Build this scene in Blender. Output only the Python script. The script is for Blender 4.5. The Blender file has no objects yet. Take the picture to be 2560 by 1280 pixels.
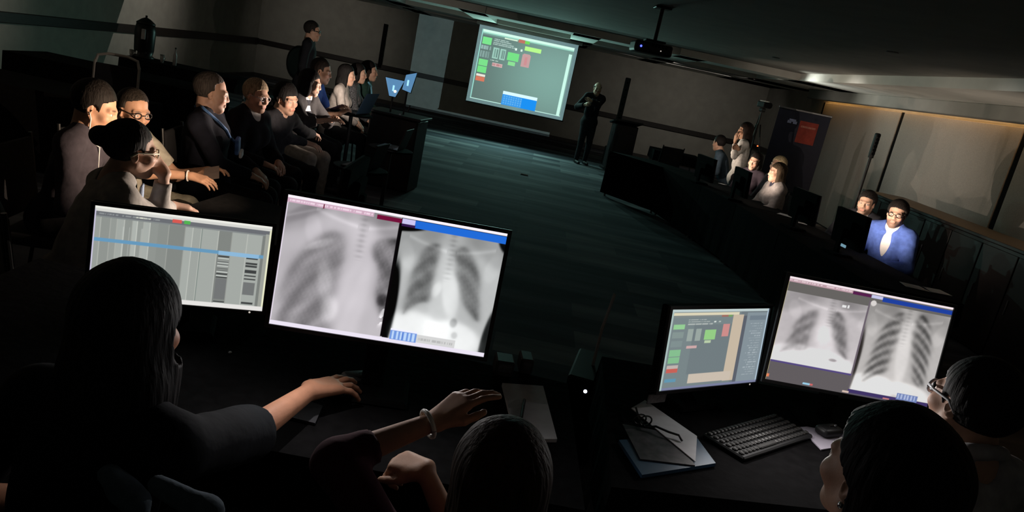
import bpy, bmesh, math, random
import numpy as np
from mathutils import Vector, Matrix
from mathutils.bvhtree import BVHTree

random.seed(7); np.random.seed(7)
SC = bpy.context.scene
COL = SC.collection
R = math.radians

# ------------------------------------------------------------------ camera
FPX, ROLL, EYE = 1880.0, R(12), 1.85
PITCH = math.atan(480/1880)
cr, sr, cp, sp = math.cos(ROLL), math.sin(ROLL), math.cos(PITCH), math.sin(PITCH)
cam_d = bpy.data.cameras.new('camera'); cam = bpy.data.objects.new('camera', cam_d); COL.objects.link(cam)
cam_d.sensor_width = 36; cam_d.lens = 36*FPX/2560; cam_d.clip_start = 0.05; cam_d.clip_end = 100
rgt = Vector((1, 0, 0)); up0 = Vector((0, sp, cp)); fwd = Vector((0, cp, -sp))
cx_ = rgt*cr + up0*sr; cy_ = up0*cr - rgt*sr; cz_ = -fwd
cam.matrix_world = Matrix(((cx_.x, cy_.x, cz_.x, 0), (cx_.y, cy_.y, cz_.y, 0), (cx_.z, cy_.z, cz_.z, EYE), (0, 0, 0, 1)))
SC.camera = cam

def ray(x, y):
    u = (x-1280)*cr+(y-640)*sr; v = -(x-1280)*sr+(y-640)*cr
    return np.array((u, FPX*cp-v*sp, -FPX*sp-v*cp))
def at(x, y, Y):            # photo pixel at forward distance Y -> world point
    r = ray(x, y); t = Y/r[1]; return np.array((r[0]*t, Y, EYE+r[2]*t))
def atz(x, y, z):           # photo pixel on the plane at height z -> world point
    r = ray(x, y); t = (z-EYE)/r[2]; return np.array((r[0]*t, r[1]*t, z))

# ------------------------------------------------------------------ world, view
w = bpy.data.worlds.new('World'); SC.world = w; w.use_nodes = True
w.node_tree.nodes['Background'].inputs[0].default_value = (.012, .012, .014, 1)
w.node_tree.nodes['Background'].inputs[1].default_value = 0.25
SC.view_settings.view_transform = 'Standard'
try: SC.view_settings.look = 'None'
except Exception: pass
SC.view_settings.exposure = 0.0; SC.view_settings.gamma = 1.0
SC.view_settings.use_curve_mapping = False
SC.cycles.use_adaptive_sampling = True; SC.cycles.adaptive_threshold = .04; SC.cycles.adaptive_min_samples = 16
SC.cycles.max_bounces = 5; SC.cycles.diffuse_bounces = 3; SC.cycles.glossy_bounces = 2; SC.cycles.transmission_bounces = 2

def spot(name, loc, target, watts, color, angle=120, blend=1.0):
    d = bpy.data.lights.new(name, 'SPOT'); d.energy = watts; d.color = color
    d.spot_size = R(angle); d.spot_blend = blend; d.shadow_soft_size = 0.0
    o = bpy.data.objects.new(name, d); COL.objects.link(o); o.location = loc
    o.rotation_euler = (Vector(target)-Vector(loc)).to_track_quat('-Z', 'Y').to_euler()
    return o
# glow that the projection screen throws back into the room
SCR_X, SCR_Y, SCR_Z, SCR_W, SCR_H = -0.633, 17.20, 1.61, 2.217, 1.665
for dx, dz, e in ((-.7, .45, 1), (.7, .45, 1), (0, -.35, 1.2)):
    spot('screen_glow', (SCR_X+dx, SCR_Y-.06, SCR_Z+dz), (SCR_X+dx, SCR_Y-3, SCR_Z+dz-1.2), 84*e, (.50, 1.0, .88), 164)
# light of the four near monitors
for p, t, e in (((-.52, 1.96, 1.14), (-.45, 1.5, .60), 4.2), ((-.18, 2.02, 1.14), (-.05, 1.3, .70), 3.0),
                ((-1.0, 2.22, 1.02), (-.8, 1.4, .7), 1.2),
                ((1.18, 2.64, 1.12), (1.1, 1.6, .8), 4.), ((1.50, 2.66, 1.12), (1.5, 1.6, .8), 4.), ((.86, 2.53, 1.02), (1.35, 1.9, 1.05), 12.)):
    spot('monitor_glow', p, t, e, (1, .95, .92), 165)

# ------------------------------------------------------------------ materials
MATS = {}
def mat(name, rgb, rough=.7, var=.15, scale=12, bump=0., metal=0., emit=None, es=1., spec=.4, stretch=(1, 1, 1), coat=0):
    if name in MATS: return MATS[name]
    m = bpy.data.materials.new(name); m.use_nodes = True; nt = m.node_tree; b = nt.nodes['Principled BSDF']
    b.inputs['Roughness'].default_value = rough; b.inputs['Metallic'].default_value = metal
    b.inputs['Specular IOR Level'].default_value = spec
    if coat: b.inputs['Coat Weight'].default_value = coat
    tc = nt.nodes.new('ShaderNodeTexCoord'); mp = nt.nodes.new('ShaderNodeMapping'); mp.inputs['Scale'].default_value = stretch
    nz = nt.nodes.new('ShaderNodeTexNoise'); nz.inputs['Scale'].default_value = scale; nz.inputs['Detail'].default_value = 4
    nt.links.new(tc.outputs['Object'], mp.inputs[0]); nt.links.new(mp.outputs[0], nz.inputs['Vector'])
    rp = nt.nodes.new('ShaderNodeValToRGB')
    rp.color_ramp.elements[0].position = .3; rp.color_ramp.elements[1].position = .7
    rp.color_ramp.elements[0].color = tuple(c*(1-var) for c in rgb)+(1,)
    rp.color_ramp.elements[1].color = tuple(min(1, c*(1+var)) for c in rgb)+(1,)
    nt.links.new(nz.outputs[0], rp.inputs[0]); nt.links.new(rp.outputs[0], b.inputs['Base Color'])
    if bump:
        bp = nt.nodes.new('ShaderNodeBump'); bp.inputs['Strength'].default_value = bump; bp.inputs['Distance'].default_value = .01
        nt.links.new(nz.outputs[0], bp.inputs['Height']); nt.links.new(bp.outputs[0], b.inputs['Normal'])
    if emit:
        b.inputs['Emission Color'].default_value = tuple(emit)+(1,); b.inputs['Emission Strength'].default_value = es
    MATS[name] = m; return m
def s2l(c): return tuple((v/12.92 if v <= .04045 else ((v+.055)/1.055)**2.4) for v in c)
def attr_mat(name, kind, strength=1., rough=.55):
    if name in MATS: return MATS[name]
    m = bpy.data.materials.new(name); m.use_nodes = True; nt = m.node_tree; b = nt.nodes['Principled BSDF']
    a = nt.nodes.new('ShaderNodeVertexColor'); a.layer_name = 'Col'
    b.inputs['Roughness'].default_value = rough
    if kind == 'screen':
        b.inputs['Base Color'].default_value = (.01, .01, .01, 1); b.inputs['Specular IOR Level'].default_value = .15
        nt.links.new(a.outputs[0], b.inputs['Emission Color']); b.inputs['Emission Strength'].default_value = strength
        if strength <= 1: m.cycles.emission_sampling = 'NONE'
    else:
        nz = nt.nodes.new('ShaderNodeTexNoise'); nz.inputs['Scale'].default_value = 40
        mx = nt.nodes.new('ShaderNodeMixRGB'); mx.blend_type = 'MULTIPLY'; mx.inputs[0].default_value = .25
        nt.links.new(a.outputs[0], mx.inputs[1]); nt.links.new(nz.outputs[0], mx.inputs[2])
        nt.links.new(mx.outputs[0], b.inputs['Base Color'])
        bp = nt.nodes.new('ShaderNodeBump'); bp.inputs['Strength'].default_value = .08; bp.inputs['Distance'].default_value = .004
        nz2 = nt.nodes.new('ShaderNodeTexNoise'); nz2.inputs['Scale'].default_value = 220
        nt.links.new(nz2.outputs[0], bp.inputs['Height']); nt.links.new(bp.outputs[0], b.inputs['Normal'])
        b.inputs['Specular IOR Level'].default_value = .35
    MATS[name] = m; return m
def stripe_mat(name, c0, c1, scale, axis=2):
    if name in MATS: return MATS[name]
    m = bpy.data.materials.new(name); m.use_nodes = True; nt = m.node_tree; b = nt.nodes['Principled BSDF']
    tc = nt.nodes.new('ShaderNodeTexCoord'); sx = nt.nodes.new('ShaderNodeSeparateXYZ')
    nt.links.new(tc.outputs['Object'], sx.inputs[0])
    ml = nt.nodes.new('ShaderNodeMath'); ml.operation = 'MULTIPLY'; ml.inputs[1].default_value = scale
    fr = nt.nodes.new('ShaderNodeMath'); fr.operation = 'FRACT'; gt = nt.nodes.new('ShaderNodeMath'); gt.operation = 'GREATER_THAN'; gt.inputs[1].default_value = .5
    nt.links.new(sx.outputs[axis], ml.inputs[0]); nt.links.new(ml.outputs[0], fr.inputs[0]); nt.links.new(fr.outputs[0], gt.inputs[0])
    mx = nt.nodes.new('ShaderNodeMixRGB'); mx.inputs[1].default_value = tuple(c0)+(1,); mx.inputs[2].default_value = tuple(c1)+(1,)
    nt.links.new(gt.outputs[0], mx.inputs[0]); nt.links.new(mx.outputs[0], b.inputs['Base Color']); b.inputs['Roughness'].default_value = .85
    MATS[name] = m; return m
def lace_mat(name, c0, c1):
    if name in MATS: return MATS[name]
    m = bpy.data.materials.new(name); m.use_nodes = True; nt = m.node_tree; b = nt.nodes['Principled BSDF']
    tc = nt.nodes.new('ShaderNodeTexCoord'); vo = nt.nodes.new('ShaderNodeTexVoronoi'); vo.feature = 'DISTANCE_TO_EDGE'; vo.inputs['Scale'].default_value = 70
    nt.links.new(tc.outputs['Object'], vo.inputs['Vector'])
    rp = nt.nodes.new('ShaderNodeValToRGB'); rp.color_ramp.elements[0].position = .1; rp.color_ramp.elements[1].position = .16
    rp.color_ramp.elements[0].color = tuple(c1)+(1,); rp.color_ramp.elements[1].color = tuple(c0)+(1,)
    nt.links.new(vo.outputs[0], rp.inputs[0]); nt.links.new(rp.outputs[0], b.inputs['Base Color']); b.inputs['Roughness'].default_value = .9
    MATS[name] = m; return m

M_black = mat('black_plastic', (.012, .012, .013), .45, .1)
M_blackm = mat('black_matte', (.006, .006, .006), .95, .15, spec=.05)
M_cloth = mat('black_table_cloth', (.0065, .0062, .0066), .95, .25, 30, .2, spec=.03)
M_chrome = mat('chrome', (.75, .75, .78), .2, .05, metal=1)
M_grey = mat('grey_metal', (.25, .25, .26), .4, .1, metal=.8)
M_white = mat('white_paper', (.75, .74, .76), .8, .04, 30)
M_rail = mat('dark_wood_rail', (.02, .015, .013), .5, .3, 8, stretch=(1, 1, 12))

# ------------------------------------------------------------------ mesh helpers
def tag(o, label=None, cat=None, group=None, kind=None):
    if label: o['label'] = label
    if cat: o['category'] = cat
    if group: o['group'] = group
    if kind: o['kind'] = kind
    return o
def empty(name, loc=(0, 0, 0), rz=0, label=None, cat=None, group=None):
    o = bpy.data.objects.new(name, None); COL.objects.link(o); o.location = loc; o.rotation_euler = (0, 0, rz); o.empty_display_size = .1
    return tag(o, label, cat, group)
def link(name, me, m, parent=None, loc=None, rot=None):
    if m is not None and not me.materials: me.materials.append(m)
    o = bpy.data.objects.new(name, me); COL.objects.link(o)
    if parent is not None: o.parent = parent
    if loc is not None: o.location = loc
    if rot is not None: o.rotation_euler = rot
    return o
class MB:
    def __init__(s): s.bm = bmesh.new()
    def box(s, c, d, rot=None, bev=0, seg=1, taper=None):
        g = bmesh.ops.create_cube(s.bm, size=1); vs = g['verts']
        for v in vs:
            k = 1.0
            if taper and v.co.z > 0: k = taper
            v.co = Vector((v.co.x*d[0]*k, v.co.y*d[1]*k, v.co.z*d[2]))
        if bev:
            es = list({e for v in vs for e in v.link_edges})
            r = bmesh.ops.bevel(s.bm, geom=es, offset=bev, segments=seg, affect='EDGES', profile=.5)
            vs = list({v for f in r['faces'] for v in f.verts} | {v for v in vs if v.is_valid})
        Mx = Matrix.Translation(Vector(c))
        if rot is not None: Mx = Mx @ (rot.to_4x4() if isinstance(rot, Matrix) else Matrix.Rotation(rot, 4, 'Z'))
        bmesh.ops.transform(s.bm, matrix=Mx, verts=vs); return s
    def tube(s, pts, r, n=8, r2=None, cap=True):
        pts = [Vector(p) for p in pts]; rings = []; N = len(pts); prev = None
        for i, p in enumerate(pts):
            t = (pts[min(i+1, N-1)]-pts[max(i-1, 0)]).normalized()
            if prev is None:
                a = Vector((0, 0, 1)) if abs(t.z) < .9 else Vector((1, 0, 0)); u = t.cross(a).normalized()
            else:
                u = (prev-t*prev.dot(t)).normalized()
            prev = u; v = t.cross(u)
            rr = r if r2 is None else r+(r2-r)*i/max(1, N-1)
            if callable(r): rr = r(i/max(1, N-1))
            rings.append([s.bm.verts.new(p+(u*math.cos(2*math.pi*k/n)+v*math.sin(2*math.pi*k/n))*rr) for k in range(n)])
        for a, b in zip(rings[:-1], rings[1:]):
            for k in range(n): s.bm.faces.new((a[k], a[(k+1) % n], b[(k+1) % n], b[k]))
        if cap: s.bm.faces.new(rings[0][::-1]); s.bm.faces.new(rings[-1])
        return s
    def lathe(s, prof, c=(0, 0, 0), n=20, axis='z'):
        rings = []
        for r, z in prof:
            ring = []
            for k in range(n):
                a = 2*math.pi*k/n; p = (r*math.cos(a), r*math.sin(a), z)
                if axis == 'y': p = (p[0], p[2], p[1])
                if axis == 'x': p = (p[2], p[0], p[1])
                ring.append(s.bm.verts.new(Vector(p)+Vector(c)))
            rings.append(ring)
        for a, b in zip(rings[:-1], rings[1:]):
            for k in range(n): s.bm.faces.new((a[k], a[(k+1) % n], b[(k+1) % n], b[k]))
        s.bm.faces.new(rings[0][::-1]); s.bm.faces.new(rings[-1]); return s
    def prism(s, poly, h, z0=0):
        a = [s.bm.verts.new((x, y, z0)) for x, y in poly]; b = [s.bm.verts.new((x, y, z0+h)) for x, y in poly]
        n = len(a); s.bm.faces.new(a[::-1]); s.bm.faces.new(b)
        for k in range(n): s.bm.faces.new((a[k], a[(k+1) % n], b[(k+1) % n], b[k]))
        return s
    def quad(s, *ps):
        s.bm.faces.new([s.bm.verts.new(p) for p in ps]); return s
    def mesh(s, name, smooth=False):
        bmesh.ops.recalc_face_normals(s.bm, faces=s.bm.faces)
        me = bpy.data.meshes.new(name); s.bm.to_mesh(me); s.bm.free()
        if smooth:
            me.polygons.foreach_set('use_smooth', [True]*len(me.polygons))
        return me
    def build(s, name, m, parent=None, loc=None, rot=None, smooth=False):
        return link(name, s.mesh(name, smooth), m, parent, loc, rot)
def copy_tree(o, loc=None, rz=None, label=None, group=None):
    c = o.copy(); COL.objects.link(c)
    if loc is not None: c.location = loc
    if rz is not None: c.rotation_euler = (0, 0, rz)
    if label: c['label'] = label
    if group: c['group'] = group
    for ch in o.children:
        d = ch.copy(); COL.objects.link(d); d.parent = c
        for g in ch.children:
            e = g.copy(); COL.objects.link(e); e.parent = d
    return c

# ------------------------------------------------------------------ screens: pictures as colour grids
class Canvas:
    def __init__(s, w, h, c=(0, 0, 0)):
        s.w, s.h = w, h; s.a = np.zeros((h, w, 3)); s.a[:] = c
        s.V, s.U = np.meshgrid((np.arange(h)+.5)/h, (np.arange(w)+.5)/w, indexing='ij')
    def rect(s, u0, v0, u1, v1, c, a=1.):
        m = (s.U >= u0) & (s.U <= u1) & (s.V >= v0) & (s.V <= v1)
        s.a[m] = s.a[m]*(1-a)+np.array(c)*a; return s
    def text(s, u0, v0, u1, v1, c, dens=.6, a=.7, seed=1):
        rs = np.random.RandomState(seed); m = (s.U >= u0) & (s.U <= u1) & (s.V >= v0) & (s.V <= v1)
        col = rs.rand(s.w) < dens; mm = m & col[None, :]; s.a[mm] = s.a[mm]*(1-a)+np.array(c)*a; return s
def ell(U, V, u, v, a, b, rot=0, soft=.15):
    du, dv = U-u, V-v; c_, s_ = math.cos(rot), math.sin(rot)
    x, y = (du*c_+dv*s_)/a, (-du*s_+dv*c_)/b
    return 1/(1+np.exp((np.sqrt(x*x+y*y)-1)/soft*4))
def vnoise(U, V, fx, fy, seed=0, octs=4):
    rs = np.random.RandomState(seed); out = np.zeros_like(U); amp = 1.
    for o in range(octs):
        for _ in range(4):
            a, b, p = rs.uniform(-1, 1)*fx, rs.uniform(-1, 1)*fy, rs.uniform(0, 6.28)
            out += amp*np.sin(a*U*6.28+b*V*6.28+p)/4
        fx *= 2; fy *= 2; amp *= .55
    return out
def screen_mesh(name, cv, w, h, smooth_px=0):
    nx, ny = cv.w, cv.h
    xs = np.linspace(-w/2, w/2, nx); zs = np.linspace(h/2, -h/2, ny)
    X, Z = np.meshgrid(xs, zs); co = np.stack([X, np.zeros_like(X), Z], -1).reshape(-1, 3)
    i = np.arange(ny*nx).reshape(ny, nx)
    q = np.stack([i[1:, :-1], i[1:, 1:], i[:-1, 1:], i[:-1, :-1]], -1).reshape(-1, 4)   # faces -y
    me = np_mesh(name, co, q, smooth=False)
    a = np.clip(cv.a, 0, 1).reshape(-1, 3); lin = np.where(a <= .04045, a/12.92, ((a+.055)/1.055)**2.4)
    set_col(me, lin); return me
def np_mesh(name, co, quads, smooth=True):
    me = bpy.data.meshes.new(name); n = len(co); f = len(quads)
    me.vertices.add(n); me.vertices.foreach_set('co', np.asarray(co, np.float32).ravel())
    me.loops.add(f*4); me.loops.foreach_set('vertex_index', np.asarray(quads, np.int32).ravel())
    me.polygons.add(f); me.polygons.foreach_set('loop_start', np.arange(0, f*4, 4, dtype=np.int32))
    try: me.polygons.foreach_set('loop_total', np.full(f, 4, np.int32))
    except Exception: pass
    me.update(calc_edges=True)
    if smooth: me.polygons.foreach_set('use_smooth', np.ones(f, bool))
    me.validate(); return me
def set_col(me, rgb):
    at_ = me.color_attributes.new('Col', 'FLOAT_COLOR', 'POINT')
    c = np.ones((len(me.vertices), 4), np.float32); c[:, :3] = rgb; at_.data.foreach_set('color', c.ravel())

# ================================================================== STRUCTURE
XL, XR, YF, YB, ZC = -8.0, 5.8, 20.9, -2.2, 2.52
M_wall = mat('wall_paper_beige_grey', (.35, .335, .295), .9, .08, 5, .05)
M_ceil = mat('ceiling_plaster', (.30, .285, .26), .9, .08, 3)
M_panel = mat('fabric_wall_panel', (.31, .285, .255), .95, .08, 60, .1)
# carpet: long teal-grey carpet planks
def carpet():
    m = bpy.data.materials.new('teal_streaked_carpet'); m.use_nodes = True; nt = m.node_tree; b = nt.nodes['Principled BSDF']
    tc = nt.nodes.new('ShaderNodeTexCoord')
    br = nt.nodes.new('ShaderNodeTexBrick'); br.inputs['Scale'].default_value = 1; br.inputs['Mortar Size'].default_value = 0
    br.inputs['Brick Width'].default_value = 1.15; br.inputs['Row Height'].default_value = .36; br.inputs['Bias'].default_value = -.45
    br.inputs['Color1'].default_value = (.060, .064, .078, 1); br.inputs['Color2'].default_value = (.22, .225, .235, 1)
    nt.links.new(tc.outputs['Object'], br.inputs['Vector'])
    mp = nt.nodes.new('ShaderNodeMapping'); mp.inputs['Scale'].default_value = (.45, 2.6, 1)
    nz = nt.nodes.new('ShaderNodeTexNoise'); nz.inputs['Scale'].default_value = 1.0; nz.inputs['Detail'].default_value = 5
    nt.links.new(tc.outputs['Object'], mp.inputs[0]); nt.links.new(mp.outputs[0], nz.inputs['Vector'])
    rp = nt.nodes.new('ShaderNodeValToRGB'); rp.color_ramp.elements[0].position = .42; rp.color_ramp.elements[1].position = .68
    rp.color_ramp.elements[0].color = (.55, .55, .58, 1); rp.color_ramp.elements[1].color = (1.7, 1.7, 1.65, 1)
    nt.links.new(nz.outputs[0], rp.inputs[0])
    mx = nt.nodes.new('ShaderNodeMixRGB'); mx.blend_type = 'MULTIPLY'; mx.inputs[0].default_value = 1
    nt.links.new(br.outputs[0], mx.inputs[1]); nt.links.new(rp.outputs[0], mx.inputs[2]); nt.links.new(mx.outputs[0], b.inputs['Base Color'])
    b.inputs['Roughness'].default_value = .95; b.inputs['Specular IOR Level'].default_value = .15
    n2 = nt.nodes.new('ShaderNodeTexNoise'); n2.inputs['Scale'].default_value = 300; bp = nt.nodes.new('ShaderNodeBump'); bp.inputs['Strength'].default_value = .3
    nt.links.new(n2.outputs[0], bp.inputs['Height']); nt.links.new(bp.outputs[0], b.inputs['Normal'])
    return m
cxm, cym = (XL+XR)/2, (YF+YB)/2
fl = MB().box((cxm, cym, -.05), (XR-XL+.4, YF-YB+.4, .1)).build('floor', carpet())
tag(fl, 'dark teal streaked carpet floor between the tables', None, kind='structure')
def struct(o, label=None): return tag(o, label, kind='structure')
struct(MB().box((XL-.1, cym, ZC/2+.15), (.2, YF-YB+.4, ZC+.3)).build('wall_left', M_wall), 'dim beige left wall with dark chair rail')
wr = struct(MB().box((XR+.1, cym, ZC/2+.15), (.2, YF-YB+.4, ZC+.3)).build('wall_right', M_wall), 'dim right wall with fabric panels under a warm light cove')
struct(MB().box((cxm, YF+.1, ZC/2+.15), (XR-XL+.4, .2, ZC+.3)).build('wall_front', M_wall), 'beige front wall behind the projection screen')
struct(MB().box((cxm, YB-.1, ZC/2+.15), (XR-XL+.4, .2, ZC+.3)).build('wall_back', M_wall), 'beige back wall behind the viewer')
# ceiling: raised middle tray, lower soffits round it, small coffers towards the front
mb = MB().box((cxm, cym, ZC+.17), (XR-XL+.4, YF-YB+.4, .1))
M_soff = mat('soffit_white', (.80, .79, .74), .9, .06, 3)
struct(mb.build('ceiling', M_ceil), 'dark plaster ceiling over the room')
mb = MB().box((XL+1.0, cym, ZC+.06), (2.0, YF-YB, .12)); mb.box((XR-.75, cym, ZC+.06), (1.5, YF-YB, .12))
mb.box((cxm, 17.4, ZC+.0602), (XR-XL, 1.3, .1204)); mb.box((cxm, 19.9, ZC+.0602), (XR-XL, 2.0, .1204)); mb.box((cxm, 14.3, ZC+.0602), (XR-XL, .9, .1204)); mb.box((cxm, -1.6, ZC+.0602), (XR-XL, 1.2, .1204))
for x in (-3.6, -1.6, .5, 2.4): mb.box((x, 17.3, ZC+.0604), (.5, 7.0, .1208))
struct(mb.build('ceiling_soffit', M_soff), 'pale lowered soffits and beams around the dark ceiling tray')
# chair rails and skirtings
RZ = .945
struct(MB().box((cxm, YF-.02, RZ), (XR-XL, .05, .13), bev=.01).build('trim_1', M_rail), 'dark wooden chair rail on the front wall')
struct(MB().box((XL+.02, cym, RZ), (.05, YF-YB, .16), bev=.01).build('trim_2', M_rail), 'dark wooden chair rail on the left wall')
struct(MB().box((XR-.02, 18.7, RZ), (.05, 4.3, .13), bev=.01).build('trim_3', M_rail), 'dark wooden chair rail on the right wall beyond the banner')
M_skirt = mat('skirting', (.05, .045, .04), .6, .2)
struct(MB().box((cxm, YF-.012, .05), (XR-XL, .024, .10), bev=.004).build('baseboard_front', M_skirt), 'dark skirting board along the front wall')
struct(MB().box((XL+.012, cym, .05), (.024, YF-YB, .10), bev=.004).build('baseboard_left', M_skirt), 'dark skirting board along the left wall')
struct(MB().box((XR-.012, cym, .05), (.024, YF-YB, .10), bev=.004).build('baseboard_right', M_skirt), 'dark skirting board along the right wall')
# dark vertical strip on the front wall
struct(MB().box((-4.6, YF-.03, 1.5), (.09, .06, 1.15)).build('trim_4', M_blackm), 'black vertical strip on the front wall left of the lit patch')
# right wall: fabric panels divided by dark strips, lit from the cove above
ys = [16.4, 12.75, 9.45, 6.3, 3.2, 0.1]
for a, b in zip(ys[:-1], ys[1:]):
    MB().box((XR-.03, (a+b)/2, 1.17), (.06, a-b-.12, 2.30), bev=.008).build('fabric_panel', M_panel, wr)
for y in ys:
    MB().box((XR-.025, y, 1.17), (.05, .09, 2.30)).build('divider_strip', M_blackm, wr)
struct(MB().box((XR-.32, 8.2, 2.43), (.22, 16.5, .18), bev=.01).build('trim_5', M_ceil), 'plaster soffit over the right wall panels hiding the cove light')
# warm LED tape in the cove
M_led = mat('warm_led_tape', (.9, .7, .4), .5, .02, emit=(1.0, .52, .16), es=11)
o = MB().box((XR-.13, 8.25, 2.44), (.02, 16.2, .008)).build('cove_light', M_led)
tag(o, 'warm orange light strip glowing in the cove above the right wall panels', 'light strip')

# fill lamps added to brighten the walls, in made-up ceiling fittings
M_can = mat('fill_light_trim', (.05, .05, .05), .5, .1)
def washer(loc, target, watts, label, color=(1, .93, .84), ang=80, drop=.012):
    """added downlight: made-up trim ring and dark cone, and its lamp brightening a wall"""
    r_ = empty('wall_fill_light', loc, 0, label, 'fill_light', 'added wall fill lights')
    MB().lathe([(.040, -.004), (.055, -.006), (.055, .0), (.040, .0)], n=20).build('trim_ring', M_can, r_, smooth=True)
    MB().lathe([(.039, -.002), (.036, .0), (.02, .001)], n=16).build('lamp_recess', M_blackm, r_, smooth=True)
    return spot('wall_fill_lamp', (loc[0], loc[1], loc[2]-drop), target, watts, color, ang)
ZT = ZC+.12
for k, (y, e) in enumerate(((3.5, 4), (7.5, 6), (11.3, 24), (14.8, 9))):
    washer((3.1, y, ZT), (5.8, y, 1.25), e*2.5, ('ceiling fill light added before the nearest right wall panels', 'dimmed recessed ceiling light before the middle right wall panel', 'ceiling fill light added above the dark sideboard', 'ceiling fill light added above the roll-up banner')[k], ang=70, drop=.15)
for k, (x, e) in enumerate(((-6.0, 22), (2.6, 15), (4.4, 15))):
    washer((x, 17.2, ZC), (x, 20.9, 1.35), e*2.4, ('ceiling fill light added in the far left corner', 'ceiling fill light added for the front wall behind the lectern', 'ceiling fill light added in the far right corner')[k], ang=80)
for k, (y, e) in enumerate(((9.6, 46), (14.8, 40))):
    washer((-5.2, y, ZT), (-8.0, y, 1.75), e*2.2, ('ceiling fill light added above the urn table', 'ceiling fill light added before the far left wall')[k], ang=80)

# ================================================================== PROJECTION SCREEN
def ui_slide(cv, dim=False):
    """green slide with side buttons, thumbnails and a blue table"""
    g0, g1 = np.array((.36, .44, .42)), np.array((.50, .66, .62))
    t = ell(cv.U, cv.V, .85, .5, .55, .6, 0, 1.2)[..., None]
    base = g0*(1-t)+g1*t
    cv.a[:] = base
    W = (.80, .98, .92)
    cv.rect(0, 0, 1, .035, (.84, 1, .93)); cv.rect(0, .035, 1, .055, (.62, .86, .78)); cv.rect(0, .055, .95, .075, (.45, .6, .56))
    cv.rect(.40, .04, .47, .085, (.75, .45, .38)); cv.rect(.47, .045, .52, .085, (.45, .85, .35)); cv.rect(.25, .06, .39, .075, (.85, .95, .85))
    cv.rect(0, 0, .012, 1, (.6, .85, .8)); cv.rect(0, .985, 1, 1, (.75, .93, .88))
    cv.rect(.955, .10, .985, 1, W)
    for v0, v1, c in ((.105, .205, (.48, .90, .55)), (.42, .51, (.48, .88, .54)), (.52, .61, (.46, .88, .52)), (.63, .665, (.92, .9, .85)), (.67, .73, (.84, .47, .36))):
        cv.rect(.025, v0, .12, v1, c)
    cv.text(.02, .225, .125, .275, (.75, .9, .88), .6, .6, 3); cv.text(.02, .30, .125, .39, (.75, .9, .88), .5, .5, 4)
    for k, v in enumerate((.10, .125, .15, .175)): cv.text(.14, v, .30+.03*k, v+.012, (.85, .95, .92), .85, .6, 5+k)
    cv.rect(.38, .175, .40, .205, (.9, 1, .95)); cv.rect(.44, .175, .46, .205, (.85, .95, .9)); cv.rect(.48, .12, .655, .175, (.72, .98, .55))
    for u in (.155, .23):
        cv.rect(u, .225, u+.06, .375, (.62, .80, .74)); cv.text(u+.008, .24, u+.052, .36, (.30, .40, .38), .4, .7, int(u*100))
    cv.rect(.315, .245, .435, .36, (.46, .88, .52)); cv.rect(.335, .375, .41, .425, (.55, .88, .58)); cv.rect(.47, .235, .56, .41, (.78, .62, .62)); cv.rect(.48, .225, .55, .26, (.78, .62, .62)); cv.rect(.50, .27, .53, .38, (.82, .52, .54), .6)
    cv.text(.145, .40, .225, .415, (.8, .9, .85), .7, .7, 8); cv.rect(.17, .435, .28, .485, (.85, .72, .72)); cv.text(.175, .445, .275, .475, (.65, .4, .4), .5, .6, 9)
    cv.rect(.345, .80, .72, .845, (.86, .98, 1.0)); cv.rect(.345, .845, .56, 1.0, (.22, .60, .92)); cv.rect(.56, .845, .72, 1.0, (.05, .56, .95))
    for k in range(8):
        for r_ in range(4): cv.rect(.36+.026*k, .862+.033*r_, .374+.026*k, .880+.033*r_, (.55, .80, .97), .55)
    return cv
BRD = .075
scr = empty('projection_screen', (SCR_X, SCR_Y, 0), R(1.4), 'large projection screen showing a green slide at the front of the room', 'projection screen')
iw, ih = SCR_W-2*BRD, SCR_H-2*BRD
# black hem frame + white sheet border (four strips), lit picture in the middle
M_sheet = mat('white_screen_cloth', (.62, .66, .64), .9, .03, 20)
for nm, c, d in (('sheet_border', (0, 0, SCR_Z+SCR_H/2-BRD/2), (SCR_W, .01, BRD)), ('sheet_border', (0, 0, SCR_Z-SCR_H/2+BRD/2), (SCR_W, .01, BRD)),
                 ('sheet_border', (-SCR_W/2+BRD/2, 0, SCR_Z), (BRD, .01, ih)), ('sheet_border', (SCR_W/2-BRD/2, 0, SCR_Z), (BRD, .01, ih))):
    MB().box(c, d).build(nm, M_sheet, scr)
MB().box((0, .012, SCR_Z), (SCR_W+.02, .01, SCR_H+.02)).build('black_backing', M_blackm, scr)
cv = ui_slide(Canvas(300, 220))
link('projected_picture', screen_mesh('projected_picture', cv, iw, ih), attr_mat('picture_projected', 'screen', 1.0), scr, (0, -.004, SCR_Z))
MB().box((0, .02, SCR_Z+SCR_H/2+.045), (SCR_W+.16, .09, .09), bev=.02, seg=2).build('roller_case', mat('case_white', (.55, .55, .53), .5, .05), scr)
MB().tube([(-SCR_W/2-.02, 0, SCR_Z-SCR_H/2-.012), (SCR_W/2+.02, 0, SCR_Z-SCR_H/2-.012)], .014, 8).build('bottom_bar', M_blackm, scr)
for sx in (-.95, .95): MB().tube([(sx, .02, SCR_Z+SCR_H/2+.08), (sx, .02, ZC)], .006, 6).build('hanger', M_grey, scr)

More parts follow.
